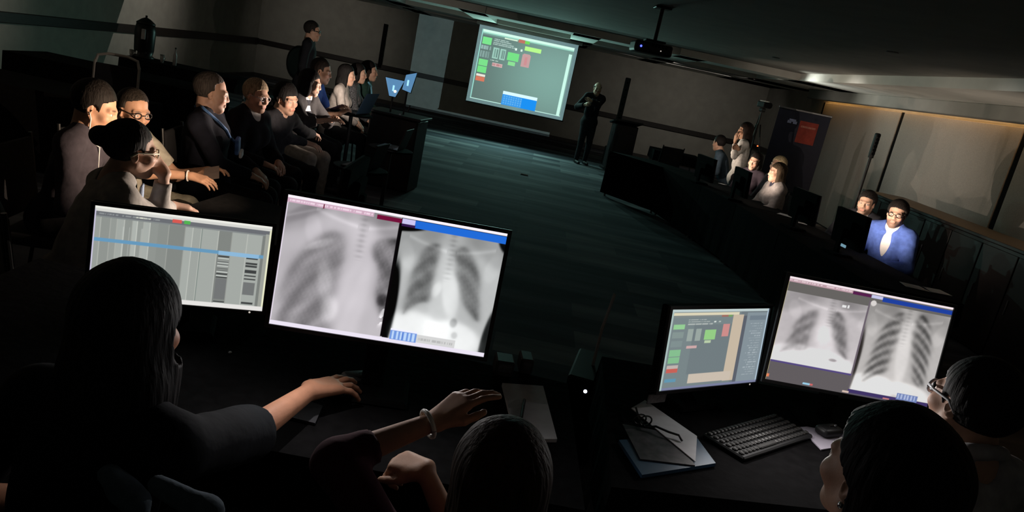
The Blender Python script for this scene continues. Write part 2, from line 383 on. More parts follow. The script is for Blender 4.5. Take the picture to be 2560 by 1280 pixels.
# ================================================================== PROJECTOR, with its real beam
PP = at(1627, 122, 7.8)
pr = empty('ceiling_projector', tuple(PP), R(4), 'dark ceiling projector with a blue status light hanging on a short pole', 'projector')
M_proj = mat('projector_case', (.03, .03, .032), .4, .1)
MB().box((0, 0, 0), (.38, .32, .11), bev=.025, seg=2).build('case', M_proj, pr)
MB().lathe([(.045, .155), (.05, .17), (.05, .20), (.036, .205), (.034, .19)], axis='y', n=18).build('lens_ring', M_black, pr, (-.05, 0, .0), smooth=True)
MB().tube([(.02, 0, .05), (.02, 0, ZT-PP[2])], .02, 10).build('mount_pole', M_black, pr)
MB().box((.02, 0, .075), (.2, .16, .02), bev=.005).build('mount_plate', M_black, pr)
MB().box((.02, 0, ZT-PP[2]-.012), (.16, .16, .022), bev=.005).build('ceiling_plate', M_black, pr)
MB().lathe([(.009, -.162), (.011, -.165), (.004, -.17)], axis='y', n=12).build('status_light', mat('led_blue', (.1, .1, .4), .4, emit=(.07, .10, 1.0), es=3), pr, (-.13, -.0, .0))
MB().lathe([(.005, -.162), (.006, -.165), (.002, -.168)], axis='y', n=8).build('status_light', mat('led_white', (.4, .4, .4), .4, emit=(1, .9, .8), es=.6), pr, (.07, 0, -.01))
for k in range(5): MB().box((-.02+.035*k, -.1605, .03), (.022, .004, .03)).build('vent_slot', M_blackm, pr)
LP = Vector((PP[0]-.05, PP[1]+.23, PP[2]))
beam = spot('projector_beam', LP, (-.9, 16.5, 1.6), 1200, (.58, .90, 1.0), 44, .05)
nt = beam.data; nt.use_nodes = True; T = nt.node_tree; N_ = T.nodes; L_ = T.links
em = [n for n in N_ if n.type == 'EMISSION'][0]
geo = N_.new('ShaderNodeNewGeometry'); sx_ = N_.new('ShaderNodeSeparateXYZ'); L_.new(geo.outputs['Incoming'], sx_.inputs[0])
def mth(op, a, b):
    n = N_.new('ShaderNodeMath'); n.operation = op
    for i, v in enumerate((a, b)):
        if isinstance(v, (int, float)): n.inputs[i].default_value = v
        else: L_.new(v, n.inputs[i])
    return n.outputs[0]
rx = mth('DIVIDE', sx_.outputs[0], sx_.outputs[1]); rz_ = mth('DIVIDE', sx_.outputs[2], sx_.outputs[1])
def lim(v, lo, hi): return mth('MULTIPLY', mth('GREATER_THAN', v, lo), mth('LESS_THAN', v, hi))
dY = SCR_Y-LP.y
dW = YF-LP.y
mk = mth('MULTIPLY', lim(rx, (-3.76-LP.x)/dW, (.475-LP.x)/dY), lim(rz_, (.04-LP.z)/dW, (2.445-LP.z)/dY))
L_.new(mk, em.inputs['Strength'])

# ================================================================== MONITORS
def monitor(cx, cy, cz, yaw, tilt, w_, h_, cv, label, zdesk=.745, strength=1., bez=.012, group=None, name='monitor', led=True, dark=False):
    root = empty(name, (cx, cy, zdesk), R(yaw), label, 'monitor', group)
    Rm = Matrix.Rotation(-R(tilt), 4, 'X'); zc = cz-zdesk
    def put(me, nm, m):
        me.transform(Matrix.Translation((0, 0, zc)) @ Rm); return link(nm, me, m, root)
    put(MB().box((0, .022, 0), (w_+2*bez, .034, h_+2*bez), bev=.006, seg=2).mesh('housing'), 'housing', M_blackm)
    fb = MB()
    for c, d in (((0, 0, h_/2+bez/2), (w_+2*bez, .012, bez)), ((0, 0, -h_/2-bez/2), (w_+2*bez, .012, bez)), ((-w_/2-bez/2, 0, 0), (bez, .012, h_)), ((w_/2+bez/2, 0, 0), (bez, .012, h_))): fb.box(c, d)
    put(fb.mesh('bezel'), 'bezel', M_black)
    put(screen_mesh('screen', cv, w_, h_), 'screen', attr_mat('screen_x%.1f' % strength, 'screen', strength))
    put(MB().box((0, .055, 0), (w_*.45, .04, h_*.55), bev=.012, seg=2).mesh('rear_cover'), 'rear_cover', M_blackm)
    if led:
        put(MB().lathe([(.003, -.0065), (.0035, -.007), (.001, -.0075)], (w_/2-.04, 0, -h_/2-bez/2), 8, 'y').mesh('power_light'), 'power_light', mat('led_white', (.4, .4, .4), .4))
    MB().box((0, .085, (zc+.0)/2+.01), (.07, .03, zc-.02), bev=.006).build('stand_neck', M_blackm, root)
    MB().box((0, .07, .011), (.25, .2, .02), bev=.006, taper=.9).build('stand_base', M_blackm, root)
    return root

def polymask(U, V, pts, soft):
    """soft mask of a smooth closed outline given in the screen's own u, v"""
    P = np.array(pts, float)
    for _ in range(2): P = np.stack([P*.75+np.roll(P, -1, 0)*.25, P*.25+np.roll(P, -1, 0)*.75], 1).reshape(-1, 2)
    d = np.full(U.shape, 9.); ins = np.zeros(U.shape, bool)
    for (x0, y0), (x1, y1) in zip(P, np.roll(P, -1, 0)):
        ex, ey = x1-x0, y1-y0; t = np.clip(((U-x0)*ex+(V-y0)*ey)/(ex*ex+ey*ey+1e-12), 0, 1)
        d = np.minimum(d, np.hypot(U-x0-t*ex, V-y0-t*ey))
        if y0 != y1: ins ^= ((V < y0) != (V < y1)) & (U < x0+(V-y0)*ex/ey)
    return 1/(1+np.exp(np.where(ins, -d, d)/soft))
def affine(tl, tr, bl):
    """picture-crop pixels -> u, v of a tilted screen"""
    M_ = np.linalg.inv(np.array([[tr[0]-tl[0], bl[0]-tl[0]], [tr[1]-tl[1], bl[1]-tl[1]]], float))
    return lambda pts: [(M_ @ (np.array(p, float)-np.array(tl))) for p in pts]
def xray(cv, u0, v0, u1, v1, lungs, ribs=6, tint=(1, 1, 1), bright=.74, seed=1, neck=.5, spine=True, dark_edge=0., contrast=1., ribc=.06):
    """soft grey chest picture: lungs = list of (u, v, a, b, rot, depth) in the picture's own 0..1 frame"""
    m = (cv.U >= u0) & (cv.U <= u1) & (cv.V >= v0) & (cv.V <= v1)
    U = (cv.U-u0)/(u1-u0); V = (cv.V-v0)/(v1-v0)
    g = np.full_like(U, bright)+.03*vnoise(U, V, 2, 2, seed)
    g += .06*ell(U, V, neck, .5, .13, .7, 0, .5) - .14*ell(U, V, .1, .1, .3, .14, -.5, .6) - .14*ell(U, V, .9, .08, .3, .12, .5, .6) - .10*ell(U, V, neck, .02, .3, .1, 0, .6)
    for s_ in (-1, 1):       # collar bones and shoulder blades
        x = U-neck; cl = np.exp(-((V-(.16-.10*s_*x-.25*x*x))/.018)**2)*((x*s_ > .05) & (x*s_ < .42)); g += .07*cl
        g += .05*ell(U, V, neck+s_*.42, .24, .07, .13, .3*s_, .4)
    lm = np.zeros_like(U)
    for pts, dep, soft in lungs: lm = np.maximum(lm, polymask(cv.U, cv.V, pts, soft)*dep)
    sgn = np.where(U < neck, -1, 1)
    arc = V*ribs*2.0-3.2*ribs*np.abs(U-neck)**2+.10*vnoise(U, V, 1.5, 1.5, seed+9, 2)
    rib = np.sin(arc*3.14+.6*sgn+.4); rib2 = np.sin(arc*2.2-1.2*sgn*U*6+1.7)
    tex = .05*vnoise(U, V, 9, 9, seed+5, 4)
    g -= lm*(.34*contrast+ribc*rib+.02*rib2+tex)
    if spine:
        sp_ = np.exp(-((U-neck)/.035)**2)*(V < .42)*(.5+.5*np.sin(V*150)); g -= .07*sp_
        g -= .03*np.exp(-((U-neck)/.03)**2)*(V < .35)
    cv.a[m] = (np.clip(g, .02, 1)[..., None]*np.array(tint))[m]
    return U, V, m

# --- centre monitor: two chest radiographs side by side
cv = Canvas(340, 206, (.02, .02, .02))
AF = affine((258, 55), (1835, 350), (55, 960))
LA = AF([(560, 318), (470, 335), (380, 400), (270, 490), (200, 610), (160, 740), (125, 880), (100, 990), (300, 1060), (480, 1060), (500, 930), (505, 800), (555, 690), (600, 590), (630, 480), (640, 390), (615, 330)])
LB = AF([(930, 372), (860, 395), (832, 450), (840, 515), (872, 570), (860, 660), (838, 760), (845, 870), (890, 965), (960, 960), (1040, 600), (1060, 380)])
U, V, m = xray(cv, 0, .0, .512, .97, [(LA, .80, .012), (LB, 1.15, .008)], 3.2, (.985, .96, .985), .76, 3, .68, contrast=.78, ribc=.065)
g = np.zeros_like(U)
g += .13*ell(U, V, .42, .62, .06, .16, -.2, .8)+.16*ell(U, V, .50, .84, .07, .1, .1, .7)+.10*ell(U, V, .33, .34, .12, .03, -.4, .6)
g += .35*ell(U, V, .985, .80, .03, .10, .25, .5)*(vnoise(U, V, 14, 14, 9, 3) > 0) - .2*ell(U, V, .95, .70, .05, .05, 0, .5)
g -= .10*ell(U, V, .18, .10, .22, .05, -.5, .6) - .06*np.exp(-((V-.17+.35*U)/.012)**2)*(U < .3)
cv.a[m] = np.clip(cv.a[m]+g[m][:, None], 0, 1)
LC = AF([(1290, 410), (1210, 450), (1160, 530), (1105, 640), (1065, 800), (1022, 935), (1090, 870), (1160, 838), (1240, 830), (1255, 720), (1285, 610), (1325, 500), (1335, 430)])
LD = AF([(1480, 440), (1432, 475), (1440, 560), (1438, 640), (1470, 740), (1490, 860), (1530, 930), (1600, 1005), (1605, 860), (1615, 700), (1610, 600), (1575, 520), (1530, 450)])
U, V, m = xray(cv, .522, .085, 1.0, .97, [(LC, .98, .008), (LD, .98, .008)], 6, (.97, .98, .98), .79, 12, .50, contrast=.95, ribc=.04)
g = np.zeros_like(U)
g += .22*ell(U, V, .24, .90, .27, .18, 0, .35)+.2*ell(U, V, .68, .90, .26, .14, .2, .35)
g += .10*ell(U, V, .56, .52, .08, .22, -.25, .4)+.10*ell(U, V, .42, .5, .04, .07, .3, .6)
g -= .22*ell(U, V, .64, .77, .035, .04, 0, .6)+.14*ell(U, V, .67, .88, .03, .03, 0, .6)
g -= .9*ell(U, V, -.03, .80, .09, .48, .06, .25)+.62*ell(U, V, 1.02, .86, .08, .30, .12, .25)+.8*ell(U, V, .02, -.01, .22, .05, -.1, .3)+.6*ell(U, V, 1.0, .0, .06, .10, -.6, .3)
cv.a[m] = np.clip(cv.a[m]*.97+g[m][:, None], .02, 1)
cv.rect(.503, .06, .515, .96, (.03, .02, .03))
WH = (.99, .96, .99)
cv.rect(0, 0, 1, .026, WH); cv.rect(0, .026, .385, .058, (.82, .68, .76)); cv.text(.01, .034, .38, .05, (.98, .9, .95), .62, .7, 31); cv.rect(.16, .03, .166, .062, (.45, .15, .25)); cv.rect(.40, .036, .512, .068, (.45, .06, .22))
cv.rect(.515, .028, .575, .068, (.80, .78, .95)); cv.rect(.575, .03, 1, .085, (.13, .42, .85)); cv.rect(.515, .068, .575, .085, (.2, .1, .3))
cv.rect(0, .965, 1, 1, (.93, .90, .96)); cv.rect(0, .06, .006, .96, (.9, .86, .92)); 
cv.rect(.548, .882, .67, .898, (.95, .95, 1)); cv.rect(.548, .898, .67, .972, (.45, .60, .88))
for k in range(6): cv.rect(.556+.019*k, .905, .566+.019*k, .965, (.75, .85, .98))
cv.rect(.602, .905, .606, .965, (.1, .35, .8)); cv.rect(.67, .905, .852, .965, (.84, .84, .84)); cv.text(.68, .925, .84, .945, (.7, .7, .7), .5, .8, 12)
monitor(-.346, 2.147, 1.156, 8.1, 6.1, .65, .391, cv, 'wide monitor showing two chest x-rays, largest and nearest screen', led=False)

# --- left monitor: grey work list with a blue selected row
cv = Canvas(230, 130, (.52, .54, .54))
cols = [0, .04, .09, .125, .165, .21, .235, .27, .305, .35, .41, .50, .545, .59, .69, .77, .86, .95, 1.0]
shade = [.62, .58, .60, .66, .58, .70, .60, .68, .58, .56, .53, .67, .64, .66, .52, .66, .67, .50]
for a, b, s_ in zip(cols[:-1], cols[1:], shade):
    cv.rect(a, .12, b, .95, (s_*.97, s_, s_*.97)); cv.rect(b-.004, .12, b, .95, (s_*1.12, s_*1.14, s_*1.1))
cv.rect(.59, .12, .595, .95, (.45, .5, .48))
for u in (.155, .185, .255): cv.text(u, .2, u+.012, .9, (.8, .82, .8), .9, .35, 5)
for v in (.40, .46, .49, .54, .56, .60, .64, .92): cv.rect(.70, v, .765, v+.015, (.25, .26, .26)); cv.rect(.865, v-.01, .935, v+.008, (.25, .26, .26)); cv.rect(.70, v+.02, .765, v+.035, (.75, .77, .75))
cv.rect(.70, .66, .765, .90, (.45, .46, .46)); cv.rect(.865, .68, .935, .82, (.45, .46, .46)); cv.rect(.70, .45, .765, .58, (.7, .72, .7), .4)
cv.rect(0, .345, 1, .385, (.40, .60, .74)); cv.rect(.7, .345, .94, .39, (.55, .72, .85))
cv.rect(0, 0, 1, .03, (.93, .93, .90)); cv.rect(0, .03, 1, .06, (.84, .84, .82)); cv.rect(0, .06, 1, .11, (.42, .43, .45)); cv.rect(.42, .055, .475, .09, (.85, .35, .32)); cv.rect(.485, .055, .52, .09, (.32, .7, .32))
cv.rect(.22, .075, .3, .09, (.85, .86, .8)); cv.text(.02, .075, .35, .09, (.6, .62, .62), .5, .7, 3)
cv.rect(0, .05, .01, 1, (.8, .78, .88)); cv.rect(.965, .1, .985, .95, (.62, .63, .6)); cv.rect(.985, .05, 1, 1, (.9, .9, .78)); cv.rect(0, .945, 1, 1, (.90, .89, .88))
cv.text(.4, .95, .5, .965, (.3, .3, .3), .2, .6, 77)
monitor(-1.055, 2.332, 1.008, 19.6, 6.4, .533, .295, cv, 'monitor showing a grey work list with one blue row, partly behind a dark head')

# --- right monitor: two chest radiographs on a grey viewer
cv = Canvas(280, 172, (.40, .39, .38))
AG = affine((1130, 45), (2490, 285), (975, 895))
LE = AG([(1345, 318), (1260, 350), (1195, 440), (1160, 560), (1062, 678), (1150, 655), (1250, 655), (1308, 650), (1315, 560), (1345, 460), (1382, 370), (1375, 325)])
LF = AG([(1530, 328), (1485, 375), (1490, 450), (1518, 560), (1560, 650), (1645, 748), (1628, 640), (1622, 500), (1590, 390), (1560, 340)])
U, V, m = xray(cv, 0, .14, .505, .80, [(LE, .85, .008), (LF, 1.1, .008)], 6, (.98, .95, .96), .77, 5, .58, contrast=.82, ribc=.05)
g = .2*ell(U, V, .3, .92, .35, .2, 0, .3)+.16*ell(U, V, .7, .92, .3, .16, .1, .3)-.32*ell(U, V, .73, .86, .05, .022, 0, .5)+.08*ell(U, V, .62, .6, .13, .28, -.2, .5)
cv.a[m] = np.clip(cv.a[m]+g[m][:, None], 0, .86)
LG = AG([(2055, 330), (2000, 370), (1930, 430), (1870, 580), (1820, 740), (1762, 925), (1850, 868), (1978, 830), (2005, 690), (2050, 540), (2080, 420), (2092, 345)])
LH = AG([(2240, 345), (2190, 385), (2168, 520), (2172, 650), (2192, 760), (2185, 900), (2290, 975), (2305, 820), (2332, 640), (2322, 500), (2280, 380)])
U, V, m = xray(cv, .505, .10, 1.0, .95, [(LG, 1.0, .008), (LH, 1.02, .008)], 9, (.97, .95, .94), .75, 8, .5, contrast=.78, ribc=.10)
g = .22*ell(U, V, .24, .92, .3, .14, 0, .3)+.18*ell(U, V, .76, .93, .26, .10, .2, .3)-.55*ell(U, V, -.02, .72, .06, .42, .05, .3)+.08*ell(U, V, .54, .5, .08, .35, -.1, .5)
cv.a[m] = np.clip(cv.a[m]+g[m][:, None], .03, .88)
cv.rect(.495, .09, .506, .95, (.42, .38, .42)); cv.rect(0, .80, .50, .82, (.33, .28, .5)); cv.rect(0, .82, .505, 1, (.38, .36, .37)); cv.rect(.505, .945, 1, .985, (.25, .20, .40)); cv.rect(.505, .985, 1, 1, (.35, .33, .38))
cv.rect(0, 0, 1, .022, (.96, .90, .92)); cv.rect(0, .022, .39, .05, (.75, .62, .66)); cv.text(.01, .028, .39, .042, (.95, .88, .9), .6, .7, 41); cv.rect(.39, .03, .5, .06, (.34, .12, .30)); cv.rect(.505, .03, .57, .06, (.78, .78, .92)); cv.rect(.57, .032, 1, .078, (.12, .25, .62))
m = ell(cv.U, cv.V, .525, .105, .017, .027, 0, .1)[..., None]; cv.a = cv.a*(1-m)+m*np.array((.85, .83, .82))
cv.rect(.80, .90, .93, .965, (.45, .52, .72)); 
for k in range(6): cv.rect(.806+.02*k, .905, .816+.02*k, .955, (.68, .73, .86))
cv.rect(0, .94, .02, .97, (.9, .5, .35)); cv.rect(.23, .965, .27, .985, (.6, .8, .9)); cv.rect(.27, .968, .29, .985, (.8, .4, .4)); cv.rect(.47, .972, .51, .99, (.85, .75, .7)); cv.rect(.72, .972, .76, .985, (.8, .5, .5))
cv.rect(0, .05, .006, 1, (.85, .80, .55)); cv.rect(.345, .175, .37, .2, (.9, .9, .9)); cv.rect(.38, .17, .39, .2, (.9, .9, .9))
monitor(1.34, 2.717, 1.106, 4.7, 8.0, .647, .396, cv, 'wide monitor showing two chest x-rays, on the right-hand workstation', led=False)

# --- small right monitor: the same slide in pale colours
cv2 = Canvas(190, 120, (.44, .48, .50))
cv2.rect(.03, .04, .70, .97, (.47, .52, .53))
cv2.rect(.24, .20, .70, .82, (.42, .46, .48), .55); cv2.rect(0, 0, 1, .04, (.74, .80, .80)); cv2.rect(0, .05, .68, .085, (.86, .83, .72)); cv2.rect(0, .085, .62, .11, (.5, .53, .53))
for v0, v1, c in ((.19, .25, (.58, .80, .58)), (.50, .58, (.52, .74, .56)), (.59, .67, (.52, .74, .56)), (.69, .73, (.75, .7, .68)), (.73, .78, (.78, .38, .34)), (.86, .90, (.38, .58, .68))): cv2.rect(.05, v0, .15, v1, c)
cv2.rect(.05, .28, .15, .36, (.52, .58, .57)); cv2.rect(.05, .39, .15, .47, (.50, .56, .56))
for k in range(3): cv2.text(.18, .13+.028*k, .36+.03*k, .142+.028*k, (.78, .80, .78), .85, .7, 90+k)
cv2.rect(.43, .155, .45, .175, (.85, .88, .86)); cv2.rect(.48, .155, .50, .175, (.7, .74, .72)); cv2.rect(.50, .085, .57, .11, (.62, .42, .38)); cv2.rect(.57, .085, .61, .11, (.45, .62, .38))
cv2.rect(.36, .27, .47, .39, (.58, .80, .52)); cv2.rect(.37, .40, .43, .43, (.72, .80, .66)); cv2.rect(.53, .20, .60, .36, (.80, .55, .54)); cv2.rect(.20, .46, .30, .49, (.80, .66, .66))
for u in (.19, .27): cv2.rect(u, .25, u+.05, .40, (.60, .65, .63))
cv2.rect(.62, .08, .73, .94, (.78, .72, .64)); cv2.rect(.27, .82, .70, .93, (.79, .74, .68)); cv2.rect(.73, .10, .77, .97, (.36, .38, .42)); cv2.rect(.77, .06, 1, .97, (.52, .57, .60)); cv2.rect(.80, .1, .98, .16, (.45, .5, .54))
for k in range(22): cv2.text(.82+.02*(k % 3), .20+.032*k, .96, .212+.032*k, (.72, .76, .78), .6, .6, 60+k)
cv2.rect(.985, 0, 1, 1, (.68, .76, .82)); cv2.rect(0, .965, 1, 1, (.48, .50, .62)); cv2.rect(0, .04, .03, 1, (.66, .74, .73))
smr = monitor(.809, 2.651, .993, 35.2, 7.1, .531, .298, cv2, 'smaller angled monitor showing the pale slide with side buttons')
o = MB().box((-.24, .0, .99-.745-.185), (.09, .006, .035), bev=.002).build('sticker', mat('grey_sticker', (.16, .15, .15), .7, .3, 90), smr)

# ================================================================== PEOPLE: one continuous surface per body
def nets(F, org, h):
    s = F < 0
    c = s[:-1, :-1, :-1].astype(np.int8)
    for d in ((1, 0, 0), (0, 1, 0), (0, 0, 1), (1, 1, 0), (1, 0, 1), (0, 1, 1), (1, 1, 1)):
        c = c+s[d[0]:s.shape[0]-1+d[0], d[1]:s.shape[1]-1+d[1], d[2]:s.shape[2]-1+d[2]]
    act = (c > 0) & (c < 8)
    ijk = np.argwhere(act)
    if len(ijk) == 0: return np.zeros((0, 3)), np.zeros((0, 4), int)
    idx = np.full(act.shape, -1, np.int32); idx[act] = np.arange(len(ijk))
    C = [(a, b, d) for a in (0, 1) for b in (0, 1) for d in (0, 1)]
    val = [F[ijk[:, 0]+a, ijk[:, 1]+b, ijk[:, 2]+d] for a, b, d in C]
    acc = np.zeros((len(ijk), 3)); cnt = np.zeros(len(ijk))
    for i in range(8):
        for j in range(i+1, 8):
            if sum(abs(p-q) for p, q in zip(C[i], C[j])) != 1: continue
            a, b = val[i], val[j]; m = (a < 0) != (b < 0)
            t = np.where(m, a/np.where(m, a-b, 1), 0)
            pos = np.array(C[i])+t[:, None]*(np.array(C[j])-np.array(C[i]))
            acc += pos*m[:, None]; cnt += m
    V = np.asarray(org)+h*(ijk+acc/cnt[:, None])
    Q = []
    nx, ny, nz = s.shape
    def emit(e, cells, sg):
        m = e & (cells[0] >= 0) & (cells[1] >= 0) & (cells[2] >= 0) & (cells[3] >= 0)
        q = np.stack([cc[m] for cc in cells], -1); f = sg[m]
        q[~f] = q[~f][:, ::-1]; Q.append(q)
    e = s[:-1, 1:-1, 1:-1] != s[1:, 1:-1, 1:-1]
    emit(e, [idx[:, :-1, :-1], idx[:, 1:, :-1], idx[:, 1:, 1:], idx[:, :-1, 1:]], s[:-1, 1:-1, 1:-1])
    e = s[1:-1, :-1, 1:-1] != s[1:-1, 1:, 1:-1]
    emit(e, [idx[:-1, :, :-1], idx[:-1, :, 1:], idx[1:, :, 1:], idx[1:, :, :-1]], s[1:-1, :-1, 1:-1])
    e = s[1:-1, 1:-1, :-1] != s[1:-1, 1:-1, 1:]
    emit(e, [idx[:-1, :-1, :], idx[1:, :-1, :], idx[1:, 1:, :], idx[:-1, 1:, :]], s[1:-1, 1:-1, :-1])
    return V, np.concatenate(Q)

A = np.array
def nrm(v): v = A(v, float); return v/max(1e-9, np.linalg.norm(v))
def cone(a, b, ra, rb, k=.03, flat=False): return ('c', A(a, float), A(b, float), ra, rb, k, flat)
def elp(c, r, Rm=None, k=.03): return ('e', A(c, float), A(r, float), np.eye(3) if Rm is None else Rm, k)
def sub(p): return ('s', p)
def pbox(p):
    if p[0] == 's': return pbox(p[1])
    if p[0] == 'c':
        r = max(p[3], p[4]); return np.minimum(p[1], p[2])-r, np.maximum(p[1], p[2])+r
    r = max(p[2]); return p[1]-r, p[1]+r
def pdist(p, X, Y, Z):
    if p[0] == 'c':
        _, a, b, ra, rb, k, flat = p; d = b-a; L2 = max(1e-9, d@d)
        px, py, pz = X-a[0], Y-a[1], Z-a[2]
        t0 = (px*d[0]+py*d[1]+pz*d[2])/L2; t = np.clip(t0, 0, 1)
        r = np.sqrt((px-t*d[0])**2+(py-t*d[1])**2+(pz-t*d[2])**2)-(ra+t*(rb-ra))
        if flat: r = np.maximum(r, (t0-1)*math.sqrt(L2))
        return r
    _, c, rr, Rm, k = p; px, py, pz = X-c[0], Y-c[1], Z-c[2]
    q = [px*Rm[0, i]+py*Rm[1, i]+pz*Rm[2, i] for i in range(3)]
    k0 = np.sqrt(sum((q[i]/rr[i])**2 for i in range(3))); k1 = np.sqrt(sum((q[i]/rr[i]**2)**2 for i in range(3)))
    return k0*(k0-1)/np.maximum(k1, 1e-6)
def field(prims, lo, hi, h):
    n = np.maximum(2, np.ceil((hi-lo)/h).astype(int)+1)
    ax = [lo[i]+h*np.arange(n[i]) for i in range(3)]
    F = np.full(n, .06)
    for p in prims:
        s_ = p[0] == 's'; q = p[1] if s_ else p; k = q[5] if q[0] == 'c' else q[4]
        a, b = pbox(q); a = a-k-.03; b = b+k+.03
        sl = []
        for i in range(3):
            i0 = max(0, int(math.floor((a[i]-lo[i])/h))); i1 = min(n[i], int(math.ceil((b[i]-lo[i])/h))+1)
            sl.append(slice(i0, max(i0, i1)))
        sl = tuple(sl)
        X, Y, Z = ax[0][sl[0]][:, None, None], ax[1][sl[1]][None, :, None], ax[2][sl[2]][None, None, :]
        if X.size == 0 or Y.size == 0 or Z.size == 0: continue
        d = pdist(q, X, Y, Z); f = F[sl]
        if s_:
            d = -d; hh = np.maximum(k-np.abs(f-d), 0)/k; F[sl] = np.maximum(f, d)+hh*hh*k*.25
        else:
            hh = np.maximum(k-np.abs(f-d), 0)/k; F[sl] = np.minimum(f, d)-hh*hh*k*.25
    return F, ax
def prim_bounds(prims, pad=.03):
    bs = [pbox(p) for p in prims if p[0] != 's']
    return np.min([b[0] for b in bs], 0)-pad, np.max([b[1] for b in bs], 0)+pad
def folds(ax, seed, amp):
    rs = np.random.RandomState(seed); X, Y, Z = ax[0][:, None, None], ax[1][None, :, None], ax[2][None, None, :]
    f = 0
    for fr in (22, 38, 60):
        a = rs.uniform(-1, 1, 3)*fr; b = rs.uniform(-1, 1, 3)*fr*.6
        f = f+np.sin(a[0]*X+a[1]*Y+a[2]*Z+1.5*np.sin(b[0]*X+b[1]*Y+b[2]*Z))/(fr/22)
    return amp*f
def rot3(yaw, pitch, roll):     # head turn: yaw left+, pitch up+, roll to the left shoulder+
    return np.array(Matrix.Rotation(R(yaw), 3, 'Z') @ Matrix.Rotation(R(pitch), 3, 'X') @ Matrix.Rotation(R(-roll), 3, 'Y'))
RES = {'hi': (.013, .0042, .0055, .0085, .0045), 'mid': (.015, .0058, .0075, .011, .006), 'lo': (.019, .0085, .010, .014, .010)}

def hand_prims(wr, f, n, right, curl, sc=1., spread=.0, thumb=(.6, .35)):
    f = nrm(f); n = nrm(n-f*(n@f)); s = np.cross(n, f) if right else np.cross(f, n)
    P = []; kn = []
    for i, (o, ln) in enumerate(((.029, .082), (.010, .087), (-.010, .083), (-.028, .074))):
        b = wr+sc*(s*o+f*ln); kn.append(b); P.append(cone(wr+sc*s*o*.6, b, .0165*sc, .0125*sc, .014*sc))
    L = ((.040, .026, .020), (.045, .029, .021), (.041, .027, .020), (.033, .021, .018))
    for i in range(4):
        p = kn[i]; ang = 0; sd = spread*(1.5-i)*.12
        for j in range(3):
            ang += curl[j] if not isinstance(curl[0], (list, tuple)) else curl[i][j]
            d = nrm(f*math.cos(ang)-n*math.sin(ang)+s*sd); q = p+sc*L[i][j]*d
            P.append(cone(p, q, (.0098-.0012*j)*sc, (.0088-.0012*j)*sc, .003)); p = q
    b = wr+sc*(s*.022+f*.022-n*.006); t1 = b+sc*.040*nrm(f*.75+s*thumb[0]-n*.25); t2 = t1+sc*.030*nrm(f+s*thumb[1]*.5-n*.25); t3 = t2+sc*.024*nrm(f+s*thumb[1]*.1-n*.25)
    P += [cone(b, t1, .016*sc, .0125*sc, .012*sc), cone(t1, t2, .0115*sc, .0105*sc, .003), cone(t2, t3, .0105*sc, .0085*sc, .003)]
    return P

def ik(S, T, l1, l2, hint):
    d = T-S; D = np.linalg.norm(d); D2 = min(D, (l1+l2)*.985); u = d/max(D, 1e-6)
    a = (l1*l1-l2*l2+D2*D2)/(2*D2); hgt = math.sqrt(max(0, l1*l1-a*a)); hn = hint-u*(hint@u); hn = nrm(hn)
    return S+u*a+hn*hgt, S+u*D2

